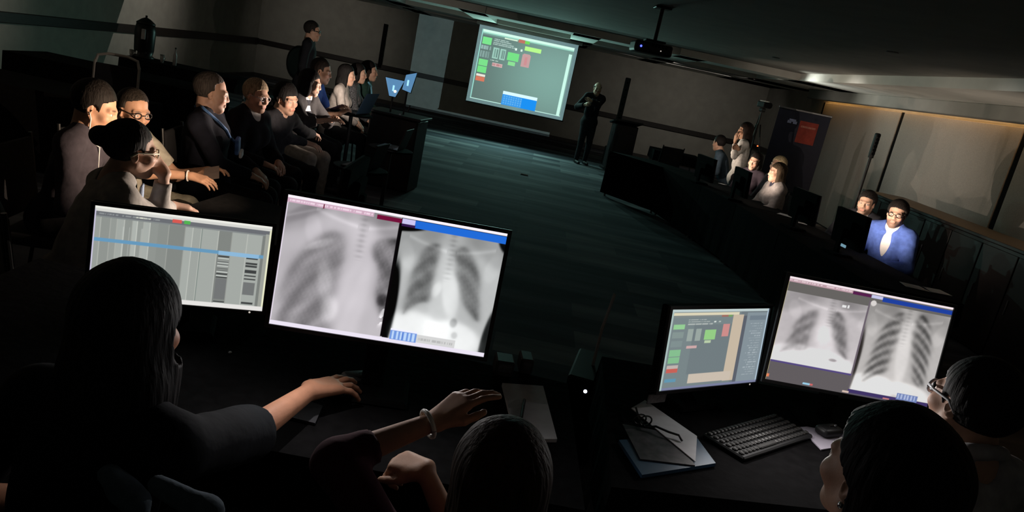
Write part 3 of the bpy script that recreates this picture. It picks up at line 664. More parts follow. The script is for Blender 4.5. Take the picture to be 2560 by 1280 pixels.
SKIN = {'light': (.60, .36, .26), 'tan': (.50, .28, .18), 'olive': (.42, .25, .16)}
PEOPLE = []
def person(label, head, yaw, short, pose='sit', lean=8, side=0, hd=(0, 0, 0), sex='f', skin='light', hair=('long', (.02, .015, .012)), top=None, legs=(.012, .012, .014),
           arms=None, res='mid', hs=None, brow=None, beard=None, torso=1., chair=True, shoes=(.01, .01, .01), pid=0, hz_hip=None, al=1.):
    top = top or {}
    arms = arms or {}
    bh, hh_, ah, th, fh = RES[res]
    f = sex == 'f'; hs = hs or (.96 if f else 1.03); sw = (.155 if f else .178)*torso
    yw = R(yaw); Rz = np.array([[math.cos(yw), -math.sin(yw), 0], [math.sin(yw), math.cos(yw), 0], [0, 0, 1]])
    head = A(head, float)
    spn = nrm((math.sin(R(side)), math.sin(R(lean)), math.cos(R(lean))))
    hipz = .545 if pose == 'sit' else .90
    if hz_hip: hipz = hz_hip
    nk = nrm(spn+A((0, 0, 1.)))
    off = nk*.150+A((0, .022, 0))
    L = (head[2]-hipz-off[2])/spn[2]
    if L > .56: hipz += (L-.56)*spn[2]; L = .56
    if L < .40: L = .40; hipz = head[2]-off[2]-L*spn[2]
    P = A((0, 0, hipz)); N = P+spn*L; hc = N+off
    loc = A((head[0], head[1], 0))-Rz @ A((hc[0], hc[1], 0))
    w2l = lambda p: Rz.T @ (A(p, float)-loc)
    HR = rot3(*hd)
    hp = lambda x, y, z: hc+HR @ (A((x, y, z))*hs)
    fr = nrm(np.cross(spn, (1, 0, 0))); fr = fr if fr[1] > 0 else -fr; sx = nrm(np.cross(fr, spn)); TR = np.stack([sx, fr, spn], 1)
    tp = lambda x, y, z: P+TR @ A((x, y, z))       # torso frame, z along spine
    def torso_p(i):
        b = torso
        q = [elp(tp(0, -.01, .0), (.158*b+i, .115*b+i, .12+i), TR, .05), elp(tp(0, .0, L*.36), ((.128 if f else .142)*b+i, .098*b+i, .15+i), TR, .06),
             elp(tp(0, .0, L*.70), ((.140 if f else .160)*b+i, .108*b+i, .16+i), TR, .06),
             cone(tp(-sw*.86, -.005, L-.045), tp(sw*.86, -.005, L-.045), .058+i, .058+i, .05),
             cone(tp(0, -.012, L+.03), tp(-sw*.8, -.01, L-.035), .045+i, .045+i, .04), cone(tp(0, -.012, L+.03), tp(sw*.8, -.01, L-.035), .045+i, .045+i, .04)]
        if f: q += [elp(tp(-.07, .085, L*.66), (.062+i,)*3, None, .05), elp(tp(.07, .085, L*.66), (.062+i,)*3, None, .05)]
        return q
    J = {}
    for sd in ('R', 'L'):
        g = 1 if sd == 'R' else -1
        S = tp(g*sw, 0, L-.055); l1, l2 = (.275, .235) if f else (.30, .255); l1, l2 = l1*al, l2*al
        a = arms.get(sd, {})
        if 'w' in a: T = w2l(a['w'])
        elif 'l' in a: T = A(a['l'], float)+A((0, 0, 0))
        elif pose == 'sit': T = A((g*.09, .33, hipz+.13))
        else: T = A((g*.26, .06, hipz-.02))
        hint = A(a['hint'], float) if 'hint' in a else A((g*.8, -.5, -.6))
        if a.get('hint_w') is not None: hint = Rz.T @ A(a['hint_w'], float)
        E, W = ik(S, T, l1, l2, hint)
        hf = Rz.T @ A(a['f'], float) if 'f' in a else nrm(W-E)+A((0, 0, -.1))
        hn = Rz.T @ A(a['n'], float) if 'n' in a else A((0, 0, 1.))+.2*A((g, 0, 0))
        if pose == 'stand' and 'n' not in a: hn = A((g, 0, .0))
        J[sd] = (S, E, W, nrm(hf), hn, a.get('curl', (.3, .45, .3)), a.get('spread', .4), a.get('thumb', (.6, .35)))
    def arm_p(sd, i, s_end=None):
        S, E, W = J[sd][:3]; k = .92 if f else 1.06
        if s_end is None: return [cone(S, E, .052*k+i, .040*k+i, .035), cone(E, W, .041*k+i, .0265*k+i, .025)]
        if s_end <= 1: return [cone(S, S+(E-S)*s_end, .052*k+i+.006, .046*k+i+.008, .035, True)]
        t = s_end-1; return [cone(S, E, .052*k+i, .042*k+i, .035), cone(E, E+(W-E)*t, .043*k+i, .031*k+i, .02, True)]
    if pose == 'sit':
        hips = [A((g*.088, .01, hipz-.03)) for g in (1, -1)]; kn = [A((g*.115, .43, .50)) for g in (1, -1)]; an = [A((g*.115, .44, .095)) for g in (1, -1)]
    else:
        hips = [A((g*.088, 0, hipz-.02)) for g in (1, -1)]; kn = [A((g*.095, .03, hipz*.53)) for g in (1, -1)]; an = [A((g*.10, -.01, .09)) for g in (1, -1)]
    def leg_p(i):
        q = []
        for h_, k_, a_ in zip(hips, kn, an): q += [cone(h_, k_, .088+i, .058+i, .04), cone(k_, a_+A((0, 0, -.02)), .057+i, .038+i*1.4, .03, True)]
        return q
    def foot_p(g, i):
        a_ = an[0 if g > 0 else 1]; return [cone(a_+A((0, -.03, -.045)), a_+A((0, .16, -.06)), .04+i, .034+i, .03), cone(a_+A((0, 0, .02)), a_+A((0, .0, -.04)), .038+i, .042+i, .03)]
    # head
    Hd = [elp(hp(0, -.014, .036), A((.075, .096, .089))*hs, HR, .02), elp(hp(0, .030, -.032), A((.060, .066, .084))*hs, HR, .03), elp(hp(0, .066, -.098), A((.024, .022, .021))*hs, HR, .03)]
    for g in (1, -1):
        Hd += [cone(hp(g*.053, .0, -.055), hp(g*.012, .066, -.099), .019*hs, .017*hs, .03), elp(hp(g*.043, .064, -.028), A((.022, .022, .020))*hs, HR, .03),
               cone(hp(g*.046, .074, .021), hp(g*.012, .088, .017), .010*hs, .010*hs, .018), cone(hp(g*.012, .088, -.040), hp(g*.016, .096, -.034), .008*hs, .008*hs, .01)]
    Hd += [cone(hp(0, .088, .012), hp(0, .106, -.030), .008*hs, .0125*hs, .016), elp(hp(0, .086, -.066), A((.026, .012, .014))*hs, HR, .012)]
    for g in (1, -1): Hd.append(sub(elp(hp(g*.032, .101, .0), A((.019, .017, .0125))*hs, HR, .012)))
    for g in (1, -1): Hd.append(elp(hp(g*.032, .0795, .0), A((.0125,)*3)*hs, None, .003))
    Hd += [cone(hp(-.022, .094, -.0605), hp(.022, .094, -.0605), .0052*hs, .0052*hs, .006), cone(hp(-.017, .0945, -.0725), hp(.017, .0945, -.0725), .0062*hs, .0062*hs, .006), sub(cone(hp(-.022, .103, -.0668), hp(.022, .103, -.0668), .0022*hs, .0022*hs, .004))]
    for g in (1, -1):
        ER = HR @ np.array(Matrix.Rotation(R(-22*g), 3, 'Z') @ Matrix.Rotation(R(10), 3, 'X'))
        Hd += [elp(hp(g*.076, -.012, -.008), A((.0085, .019, .031))*hs, ER, .008), sub(elp(hp(g*.084, -.006, -.004), A((.006, .010, .018))*hs, ER, .004))]
    nkp = [cone(hp(0, -.030, -.045), tp(0, -.015, L+.02), (.050 if f else .058)*hs, (.056 if f else .064)*hs, .03)]
    body = torso_p(-.004)+arm_p('R', -.003)+arm_p('L', -.003)+leg_p(-.004)+foot_p(1, -.006)+foot_p(-1, -.006)+nkp+Hd
    HB = {}
    for sd in ('R', 'L'):
        S, E, W, hf, hn, cu, spd, thm = J[sd]; HB[sd] = hand_prims(W, hf, hn, sd == 'R', cu, (.93 if f else 1.0)*(1+.6*(al-1)), spd, thm); body += HB[sd]
    lo, hi = prim_bounds(body)
    F, ax = field(body, lo, hi, bh); Vb, Qb = nets(F, lo, bh)
    blocks = [(hc-.165, hc+.17, hh_)]
    for sd in ('R', 'L'):
        b = prim_bounds(HB[sd]+([cone(J[sd][1], J[sd][2], .05, .04)] if res == 'hi' else []), .012); blocks.append((b[0], b[1], fh if res != 'hi' else .005))
    Vs, Qs = [], []
    cen = Vb[Qb].mean(1); keep = np.ones(len(Qb), bool)
    for a, b, _ in blocks: keep &= ~np.all((cen > a+bh*.6) & (cen < b-bh*.6), 1)
    Vs.append(Vb); Qs.append(Qb[keep]); n0 = len(Vb)
    for i, (a, b, h) in enumerate(blocks):
        Fb, _ = field(body, a, b, h); v, q = nets(Fb, a, h)
        if i > 0 and len(q):            # a hand block must not swallow the fine head surface twice
            c2 = v[q].mean(1); q = q[~np.all((c2 > blocks[0][0]+.004) & (c2 < blocks[0][1]-.004), 1)]
        Vs.append(v); Qs.append(q+n0); n0 += len(v)
    V = np.concatenate(Vs); Q = np.concatenate(Qs)
    used = np.zeros(len(V), bool); used[Q.ravel()] = True; mp = np.cumsum(used)-1; V = V[used]; Q = mp[Q]
    me = np_mesh('person_body', V, Q); me.materials.append(attr_mat('skin', 'skin'))
    # colours of the face itself
    sk = A(SKIN[skin]) if isinstance(skin, str) else A(skin); C = np.tile(sk, (len(V), 1))
    q = ((V-hc) @ HR)/hs; x, y, z = np.abs(q[:, 0]), q[:, 1], q[:, 2]; fm = (y > .04) & (np.linalg.norm(q, axis=1) < .17)
    hcol = A(hair[1]); bcol = A(brow) if brow else hcol*.8+sk*.12
    def mixc(wt, c): C[:] = C*(1-wt[:, None])+A(c)*wt[:, None]
    sm = lambda d, r0, r1: np.clip((r1-d)/(r1-r0), 0, 1)
    mixc(fm*.45*sm(np.hypot((x-.045)/1.0, z+.035), .01, .03), sk*A((1.1, .78, .75)))
    mixc(fm*.85*sm(np.hypot(x/.024, (z+.067)/.011), .7, 1.1)*(y > .085), sk*A((.85, .48, .48)))
    mixc(fm*.9*sm(np.hypot((x-.033)/.019, (z-.024)/.0052), .7, 1.25), bcol)
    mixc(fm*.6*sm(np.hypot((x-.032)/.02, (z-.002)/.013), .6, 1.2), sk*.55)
    ed = np.hypot(x-.032, z); mixc(fm*1.0*sm(np.hypot((x-.032)/.0125, z/.0058), .8, 1.1)*(y > .078), (.62, .60, .58)); mixc(fm*sm(ed, .0042, .0062)*(y > .078), (.03, .02, .015))
    if beard:
        bd = sm(np.hypot(x/.075, (z+.095)/.06), .75, 1.1)*(z < -.035)*(y > -.02); mixc(bd*beard[1]*(np.hypot(x/.02, (z+.066)/.01) > 1), beard[0])
    set_col(me, C)
    body_o = link('person', me, None); body_o.location = loc; body_o.rotation_euler = (0, 0, yw); tag(body_o, label, 'person')
    out = {'obj': body_o, 'loc': loc, 'Rz': Rz, 'hp': hp, 'hc': hc, 'HR': HR, 'hs': hs, 'tp': tp, 'L': L, 'J': J, 'meshes': {}, 'w2l': w2l, 'short': short, 'sw': sw, 'hipz': hipz}
    def part(name, prims, h, m, clip=None, fold=0., seed=1, lab=None):
        a, b = prim_bounds(prims, .04); Fp, axx = field(prims, a, b, h)
        if fold: Fp = Fp+folds(axx, seed+pid*7, fold)
        if clip is not None: Fp = clip(Fp, axx)
        v, q_ = nets(Fp, a, h)
        if len(q_) == 0: return None
        o = link(name, np_mesh(name, v, q_), m, body_o)
        if lab: o['label'] = lab
        out['meshes'][name] = (v, q_); return o
    neckcut = [sub(cone(tp(0, -.014, L+.005), hp(0, -.03, -.05), (.060 if f else .068), (.062 if f else .068), .012))]
    inner = top.get('inner'); sl = top.get('sleeve', 1.93)
    tm = top.get('mat') or mat('shirt_%d' % pid, top.get('rgb', (.02, .02, .025)), .9, .18, 25, .25, spec=.15)
    def top_prims(i, sleeve):
        q = torso_p(i)+[elp(tp(0, .0, -.03), (.165*torso+i, .128*torso+i, .13+i), TR, .05)]
        for sd in ('R', 'L'): q += arm_p(sd, i, sleeve)
        return q
    if inner:
        im = inner.get('mat') or mat('inner_%d' % pid, inner['rgb'], .9, .08, 25, .1)
        part('shirt', torso_p(.005)+neckcut+collar_p(tp, L, f, .003), th, im, fold=.0012)
        bx_ = .045 if f else 0.; cut = [sub(cone(tp(0, .15+bx_*.5, L+.04), tp(0, .152+bx_, L*(top.get('open', .58 if f else .34))), .070*top.get('wide', 1), (.032 if f else .044)*top.get('wide', 1), .02)), sub(cone(tp(0, .13, L+.03), tp(0, .02, L+.08), .07, .07, .02))]
        part('jacket', top_prims(.022, sl)+cut+neckcut, th, tm, fold=.0028, seed=3)
    else:
        extra = list(neckcut)
        if top.get('v'): extra.append(sub(cone(tp(0, .11, L+.03), tp(0, .14, L-top['v']), .05, .015, .015)))
        if top.get('scoop'): extra.append(sub(elp(tp(0, .05, L+.03), (.09, .10, top['scoop']), TR, .015)))
        if top.get('collar'): extra += collar_p(tp, L, f, .009)
        part(top.get('name', 'shirt'), top_prims(.010, sl)+extra, th, tm, fold=top.get('fold', .0035))
    lm = mat('trousers_%d' % pid, legs, .9, .2, 25, .2, spec=.15)
    part('trousers', leg_p(.010)+[elp(tp(0, -.01, .0), (.158*torso+.008, .118*torso+.008, .125), TR, .05)], max(th, .013), lm, fold=.003)
    shm = mat('shoe_%d' % pid, shoes, .5, .1)
    for g in (1, -1):
        part('shoe', foot_p(g, .002), .013, shm, clip=lambda Fp, axx: np.maximum(Fp, np.maximum(.006-axx[2][None, None, :], axx[2][None, None, :]-.12)))
    # hair in the head's own frame
    st, hrgb = hair[:2]; opt = hair[2] if len(hair) > 2 else {}
    hm = hair_mat(hrgb)
    ln = opt.get('len', .26)
    ext = .20 if st in ('short', 'crop', 'bun') else ln+.16
    a = hc-A((.24, .26, ext)); b = hc+A((.24, .22, .22)); n = np.ceil((b-a)/ah).astype(int)+1
    ax = [a[i]+ah*np.arange(n[i]) for i in range(3)]
    G = np.stack(np.meshgrid(*ax, indexing='ij'), -1)-hc; G = (G @ HR)/hs; x, y, z = G[..., 0], G[..., 1], G[..., 2]; xa = np.abs(x)
    def E(cx, cy, cz, ra, rb, rc):
        px, py, pz = (xa if cx else x)-cx, y-cy, z-cz; k0 = np.sqrt((px/ra)**2+(py/rb)**2+(pz/rc)**2); k1 = np.sqrt((px/ra**2)**2+(py/rb**2)**2+(pz/rc**2)**2); return k0*(k0-1)/np.maximum(k1, 1e-6)
    def smin(p_, q_, k): h_ = np.maximum(k-np.abs(p_-q_), 0)/k; return np.minimum(p_, q_)-h_*h_*k/4
    t = opt.get('t', .014); ln0 = opt.get('line', 0)
    cap = E(0, -.020, .040, .080+t, .101+t, .090+t)+.010*np.clip(y/.075, 0, 1)
    zl = .070+ln0-4.0*xa*xa; yl = .034-1.2*ln0
    face = np.minimum(y-yl-.5*np.clip(z-.02, 0, .1)*0, (zl-z)*.8)
    strand = .0011*np.sin(np.arctan2(x, y+.02)*30+3*np.sin(z*14))+.0009*np.sin(z*50+x*60+3*np.sin(y*30))
    ear = E(.082, .006, -.016, .03, .026, .040)
    if st in ('short', 'crop'):
        d = np.maximum(cap, face); d = np.maximum(d, -(z+.052-.45*np.clip(-y-.03, 0, .1)*0-.0+.9*np.clip(y+.02, 0, .1)*-.35)); d = np.maximum(d, -ear)
        if opt.get('fringe'): d = smin(d, E(0, .070, .078, .060, .022, .020), .018)
        if opt.get('bald'): d = np.maximum(d, (z-.052))
    elif st == 'bun':
        d = np.maximum(cap, face); d = np.maximum(d, -(z+.075)); d = np.maximum(d, -ear); d = smin(d, E(0, -.135, .05+opt.get('bz', 0), .045, .045, .045), .015)
    elif st == 'pony':
        d = np.maximum(cap, face); d = np.maximum(d, -(z+.07)); d = np.maximum(d, -ear)
        d = smin(d, E(0, -.135, -.04-ln*.3, .035, .042, ln*.55), .02)
    else:
        drape = E(0, -.050, -ln*.42, .098+t*.5, .074+t*.5, ln*.62); locks = E(.080, -.004, -ln*.40, .028, .042, ln*.52)
        d = smin(smin(cap, drape, .04), locks, .02)
        d = np.maximum(d, np.minimum(np.minimum(y-.028, (zl-z)*.8), .071-xa)); d = np.maximum(d, -E(0, .03, -.16, .058, .075, .1))
        if opt.get('back'): d = np.maximum(d, np.minimum(y+.034-1.1*np.clip(z-.015, 0, .2), .10-z))
        if opt.get('ear'): d = np.maximum(d, -E(.090, .010, -.012, .034, .032, .048))
    d = (d+strand*opt.get('mess', .6))*hs
    v, q_ = nets(d, a, ah)
    if len(q_): link('hair', np_mesh('hair', v, q_), hm, body_o); out['meshes']['hair'] = (v, q_)
    if chair: PEOPLE.append(out)
    return out
def collar_p(tp, L, f, i):
    r = .066 if f else .074; q = []
    pts = [tp(r*math.sin(a), -.012+r*1.05*math.cos(a), L+.028-.030*math.cos(a)) for a in np.linspace(.35, 2*math.pi-.35, 12)]
    for a, b in zip(pts[:-1], pts[1:]): q.append(cone(a, b, .010+i, .010+i, .008))
    return q
def hair_mat(rgb):
    return mat('hair_%.3f_%.3f_%.3f' % tuple(rgb), rgb, .65, .45, 34, .5, spec=.10, stretch=(3, 3, .35))
def glasses(p, rgb=(.01, .01, .01), thick=.0022, name='glasses'):
    mb = MB(); hp, hs = p['hp'], p['hs']
    for g in (1, -1):
        mb.tube([hp(g*(.034+.024*math.cos(a)), .101-.006*abs(math.cos(a)), .001+.018*math.sin(a)) for a in np.linspace(0, 2*math.pi, 17)], thick, 6, cap=False)
        mb.tube([hp(g*.058, .096, .006), hp(g*.076, .06, .008), hp(g*.083, .0, .008), hp(g*.084, -.03, -.014)], thick, 6)
    mb.tube([hp(-.010, .103, .005), hp(0, .107, .008), hp(.010, .103, .005)], thick, 6)
    return mb.build(name, mat('frame_%.2f_%.2f' % (rgb[0], rgb[2]), rgb, .4, .05), p['obj'], smooth=True)
def surf(p, part, pix, push=.006):
    """points of a photo-pixel path dropped on a garment's surface, in the person's own frame"""
    v, q = p['meshes'][part]; t = BVHTree.FromPolygons([tuple(a) for a in v], [tuple(int(i) for i in a) for a in q])
    o = p['w2l']((0, 0, EYE)); out = []
    for x, y in pix:
        d = nrm(p['Rz'].T @ ray(x, y)); hit = t.ray_cast(Vector(o), Vector(d))
        if hit[0] is None: hit = t.find_nearest(Vector(o+d*np.linalg.norm(p['w2l'](p['loc']+p['Rz'] @ p['hc'])-o)))
        out.append(A(hit[0])-d*push)
    return out
def watch(p, sd, rgb=(.7, .7, .68)):
    S, E, W = p['J'][sd][:3]; d = nrm(W-E); c = W-d*.02; u = nrm(np.cross(d, (0, 0, 1.))); v = np.cross(d, u); r = .031
    mb = MB()
    mb.tube([c+r*(u*math.cos(a)+v*math.sin(a)) for a in np.linspace(0, 2*math.pi, 19)], .0055, 6, cap=False)
    b = mb.build('watch_band', mat('watch_%.2f' % rgb[0], rgb, .35, .05), p['obj'], smooth=True); return b
def bare_band(p, name, pts, r, m, n=6):
    return MB().tube([Vector(q) for q in pts], r, n).build(name, m, p['obj'], smooth=True)

# ================================================================== FURNITURE
def make_table(poly, label, z=.745, group='black clothed tables', drops=None):
    """cloth-covered table: top board, draped skirt, four legs hidden inside"""
    c = np.mean(poly, 0); root = empty('clothed_table', (c[0], c[1], 0), 0, label, 'table', group)
    pl = [(p[0]-c[0], p[1]-c[1]) for p in poly]
    MB().prism(pl, .03, z-.034).build('table_top', M_cloth, root)
    mb = MB(); n = 12
    for ei, (a, b) in enumerate(zip(pl, pl[1:]+pl[:1])):
        drop = drops[ei] if drops else .20; prev = None
        for k in range(n+1):
            t = k/n; x, y = a[0]+(b[0]-a[0])*t, a[1]+(b[1]-a[1])*t; cur = []
            for lv in range(4):
                s_ = 1.003+.010*lv/3*(1+math.sin(k*2.1+ei)); cur.append(mb.bm.verts.new((x*s_, y*s_, (z-.001)-lv*drop/3)))
            if prev:
                for lv in range(3): mb.bm.faces.new((prev[lv], cur[lv], cur[lv+1], prev[lv+1]))
            prev = cur
    mb.bm.faces.new([mb.bm.verts.new((x*1.003, y*1.003, z-.001)) for x, y in pl])
    mb.build('table_cloth', M_cloth, root)
    for x, y in pl: MB().tube([(x*.9, y*.9, 0), (x*.9, y*.9, z-.04)], .018, 8).build('leg', M_grey, root)
    return root
DZ = .745
make_table([(-1.75, 1.72), (.33, 1.80), (.30, 2.62), (-1.80, 2.75)], 'black-clothed desk carrying the largest x-ray monitor and the work list monitor')
make_table([(.42, 1.95), (1.95, 2.25), (2.05, 3.15), (.46, 2.98)], 'black-clothed desk carrying the right-hand workstation and its keyboard')
make_table([(-1.80, 3.62), (-.75, 3.52), (-.72, 4.25), (-1.75, 4.40)], 'small dark desk in front of the woman with her hand at her face')
bk = [(1.95, 12.6), (2.72, 11.7), (3.04, 10.25), (3.24, 9.08), (3.36, 7.7), (3.55, 5.8)]
tl = ('black-clothed table beside the lectern end of the right-hand row', 'black-clothed table in front of the woman in white with raised hand', 'black-clothed table in front of the woman with glowing blonde hair', 'black-clothed table in the bend of the right-hand row', 'black-clothed table in front of the man in the blue jacket')
for i in range(5):
    (x0, y0), (x1, y1) = bk[i], bk[i+1]; g = .012
    make_table([(x0-.72, y0-g), (x0, y0-g), (x1, y1+g), (x1-.72, y1+g)], tl[i], drops=(.2, .2, .2, .70))
make_table([(2.3, 14.9), (3.25, 14.9), (3.25, 15.65), (2.3, 15.65)], 'small black-clothed table between the lectern and the camera tripod')
make_table([(-6.3, 11.2), (-4.55, 11.2), (-4.55, 11.85), (-6.3, 11.85)], 'dark clothed serving table along the left wall with the urn')

make_table([(-5.6, 6.6), (-3.7, 6.6), (-3.7, 7.4), (-5.6, 7.4)], 'dark clothed table in the shadow behind the earphone man', drops=(.7,)*4)
make_table([(-6.4, 8.9), (-4.0, 8.9), (-4.0, 9.7), (-6.4, 9.7)], 'dark clothed table between the serving table and the empty pale-framed chair', drops=(.7,)*4)
# conference chair prototype
def make_chair(m_seat, m_leg, name='conference_chair', legw=.011):
    root = empty(name, (0, 0, 0), 0, 'x', 'chair')
    MB().box((0, 0, .425), (.46, .45, .055), bev=.02, seg=2).build('seat', m_seat, root)
    mb = MB().box((0, -.235, .70), (.43, .035, .40), rot=Matrix.Rotation(R(7), 3, 'X'), bev=.015, seg=2); mb.build('backrest', m_seat, root)
    for sx in (-1, 1):
        MB().tube([(sx*.21, .19, .40), (sx*.22, .22, .0)], legw, 8).build('leg', m_leg, root)
        MB().tube([(sx*.21, -.20, .40), (sx*.22, -.25, .0)], legw, 8).build('leg', m_leg, root)
        MB().tube([(sx*.225, -.19, .40), (sx*.225, -.225, .62), (sx*.222, -.262, .92)], legw, 8).build('back_post', m_leg, root)
    return root
M_chseat = mat('chair_fabric_black', (.010, .010, .012), .95, .2, 40, .2)
chair_proto = make_chair(M_chseat, mat('chair_leg_dark', (.03, .03, .03), .35, .1, metal=.8))
chair_used = [False]
def put_chair(loc, rz, label):
    if not chair_used[0]:
        chair_used[0] = True; chair_proto.location = loc; chair_proto.rotation_euler = (0, 0, rz); chair_proto['label'] = label; chair_proto['group'] = 'dark conference chairs'; return chair_proto
    return copy_tree(chair_proto, loc, rz, label, 'dark conference chairs')

# ================================================================== THE PEOPLE
BLK = (.010, .010, .012); DK = (.018, .018, .022)
def dense(p, n=5):
    return [tuple(A(a)+(A(b)-A(a))*k/n) for a, b in zip(p[:-1], p[1:]) for k in range(n)]+[p[-1]]
# ---- foreground, seen from behind
fgL = person('dark-haired person from behind in black, right hand on a mouse, before the work list', at(328, 822, 1.47), -14, 'person with the mouse', lean=14, hd=(12, -6, 2), sex='m', skin=(.56, .26, .155), hs=1.08, al=1.2,
             hair=('long', (.012, .011, .012), dict(len=.24, t=.016, ear=1)), top=dict(rgb=(.006, .007, .010), sleeve=1.0), res='hi', pid=1,
             arms=dict(R=dict(w=atz(785, 972, .812), hint_w=(-.3, -.5, -.8), f=atz(905, 948, .79)-atz(785, 972, .805), n=(-.05, -.1, 1), curl=((.05, .22, .15), (-.05, .35, .25), (.05, .4, .25), (.2, .4, .3)), spread=1.6, thumb=(1.1, .7)),
                       L=dict(l=(-.16, .24, .62))))
fgC = person('brown-haired woman in maroon from behind raising her left hand to her face', at(1246, 1206, 1.34), 4, 'brown-haired woman in maroon', lean=16, hd=(8, -4, 4), sex='f', skin='tan',
             hair=('long', (.032, .018, .011), dict(len=.34, t=.022)), top=dict(rgb=(.055, .012, .022), sleeve=1.36), res='hi', pid=2,
             arms=dict(L=dict(w=at(1090, 1052, 1.56), hint_w=(-.9, -.3, -.1), f=at(1175, 985, 1.60)-at(1090, 1052, 1.56), n=(-.5, -.35, .5), curl=((.2, .3, .2), (.3, .4, .3), (.4, .5, .3), (.5, .5, .3)), spread=.8),
                       R=dict(w=at(1062, 1176, 1.58), hint_w=(.4, -.2, -.9), f=(-.7, .35, -.1), n=(0, -.3, 1), curl=(1.0, 1.2, .8))))
watch(fgC, 'L', (.72, .72, .68))
fgR = person('black-haired woman from behind with an earring, face raised to the x-rays', at(2200, 1198, 1.30), 12, 'black-haired woman with an earring', lean=10, hd=(10, 6, 4), sex='f', skin='light', hs=1.02,
             hair=('long', (.008, .007, .008), dict(len=.30, t=.034, ear=1, back=1)), top=dict(mat=lace_mat('lace', (.012, .012, .014), (.45, .45, .45)), sleeve=1.5, scoop=.1), res='hi', pid=3,
             arms=dict(L=dict(l=(-.15, .20, .62)), R=dict(l=(.15, .22, .62))))
q = fgR['hp'](-.079, -.008, -.046)
MB().lathe([(.001, -.008), (.0055, -.003), (.0055, .003), (.001, .008)], tuple(q), 10).build('earring', M_chrome, fgR['obj'], smooth=True)
fgM = person('man in glasses and white shirt collar from behind beside the right x-ray monitor', at(2430, 1012, 1.95), 14, 'man in glasses at the right workstation', lean=6, hd=(4, 2, 0), sex='m', skin='light', hs=1.02,
             hair=('short', (.010, .009, .009), dict(t=.016)), top=dict(rgb=(.34, .33, .34), sleeve=1.9, collar=1), res='hi', pid=4, arms=dict(L=dict(l=(-.12, .24, .62)), R=dict(l=(.12, .24, .62))))
glasses(fgM, (.55, .56, .60), .0042)

# ---- left side
m1 = person('man with an earphone cable looking down, furthest left of the lit faces', at(240, 268, 3.98), -80, 'man with the earphone', lean=14, hd=(8, -16, 0), sex='m', skin='tan', hair=('short', (.012, .010, .009), dict(t=.014)),
            top=dict(rgb=(.040, .035, .044), sleeve=1.9), pid=5)
q = [m1['hp'](.083, -.004, -.02), m1['hp'](.080, .012, -.05), m1['hp'](.066, .02, -.10), m1['hp'](.05, .01, -.16), m1['tp'](.05, .10, m1['L']-.03), m1['tp'](.03, .125, m1['L']-.16)]
bare_band(m1, 'earphone_cable', q, .0035, mat('cable_white', (.5, .5, .5), .5, .05))
m2 = person('man in dark-rimmed glasses with a high forehead sitting behind the earphone man', at(334, 278, 4.70), -95, 'man in dark-rimmed glasses', lean=6, hd=(-22, -8, 0), sex='m', skin='tan', hair=('crop', (.02, .016, .013), dict(t=.010, line=.016, mess=.3)),
            top=dict(rgb=(.40, .37, .31), sleeve=.75), beard=((.10, .06, .045), .35), pid=6, legs=(.30, .28, .22), arms=dict(R=dict(w=at(478, 440, 4.55), hint_w=(.1, -.5, -.8), f=(.9, .1, -.1), n=(0, -.4, 1)), L=dict(w=at(520, 425, 4.9), hint_w=(.1, .3, -.9))))
glasses(m2, (.012, .01, .01), .0034); watch(m2, 'R', (.55, .52, .5))
w3 = person('woman in pale gold-rimmed glasses with fingers on her cheek and a beige jacket', at(330, 375, 3.16), -48, 'woman with fingers on her cheek', lean=20, hd=(4, -2, -2), sex='f', skin='light', hair=('bun', (.022, .019, .018), dict(t=.011)),
            top=dict(rgb=(.40, .36, .33), sleeve=1.85), pid=7, res='hi',
            arms=dict(R=dict(w=atz(487, 515, .80), hint_w=(.3, -.5, -.8), f=(.75, .62, -.12), n=(-.1, -.1, 1), curl=(.35, .5, .3), spread=.7),
                      L=dict(w=at(412, 437, 3.24), hint_w=(.5, .1, -.8), f=at(372, 388, 3.22)-at(412, 437, 3.24), n=(.75, -.5, .35), curl=((.05, .2, .2), (.3, .5, .4), (.7, .9, .5), (.8, 1.0, .6)), spread=.9, thumb=(.2, .1))))
glasses(w3, (.80, .72, .55), .0036)
q = [w3['hp'](.06, -.02, -.10), w3['tp'](.07, .08, w3['L']-.05), w3['tp'](.05, .14, w3['L']-.14), w3['tp'](.03, .165, w3['L']-.26)]
bare_band(w3, 'lanyard', q, .006, mat('lanyard_blue', (.05, .14, .38), .7, .2, 40))
bq = surf(w3, 'shirt', [(362, 482)], .02)[0]
MB().box(tuple(bq), (.075, .012, .10), rot=Matrix.Rotation(R(-20), 3, 'Z'), bev=.004).build('name_badge', mat('badge_pale', (.42, .50, .66), .5, .35, 40), w3['obj'])
lan = person('man with a receding hairline and long blue lanyard in dark clothes', at(530, 232, 5.35), -80, 'man with the blue lanyard', lean=-4, hd=(16, -4, 0), sex='m', skin='light', hair=('crop', (.05, .042, .038), dict(t=.009, line=.02, mess=.3)),
             top=dict(rgb=(.010, .011, .018), sleeve=1.93), torso=1.32, hs=1.06, pid=8)
q = surf(lan, 'shirt', dense([(486, 250), (505, 268), (528, 288), (550, 308), (566, 325), (574, 342), (588, 356)]), .014)
bare_band(lan, 'lanyard', q, .011, mat('lanyard_bluewhite', (.10, .22, .48), .7, .5, 18))
b0 = A(q[-1]); e1 = lan['w2l'](at(612, 392, 5.05)); 
MB().box(tuple((b0+lan['w2l'](at(600, 374, 5.12)))/2), (.075, .03, .125), rot=Matrix.Rotation(R(20), 3, 'Y'), bev=.008).build('name_badge', mat('badge_blue', (.14, .26, .60), .5, .3, 25), lan['obj'])
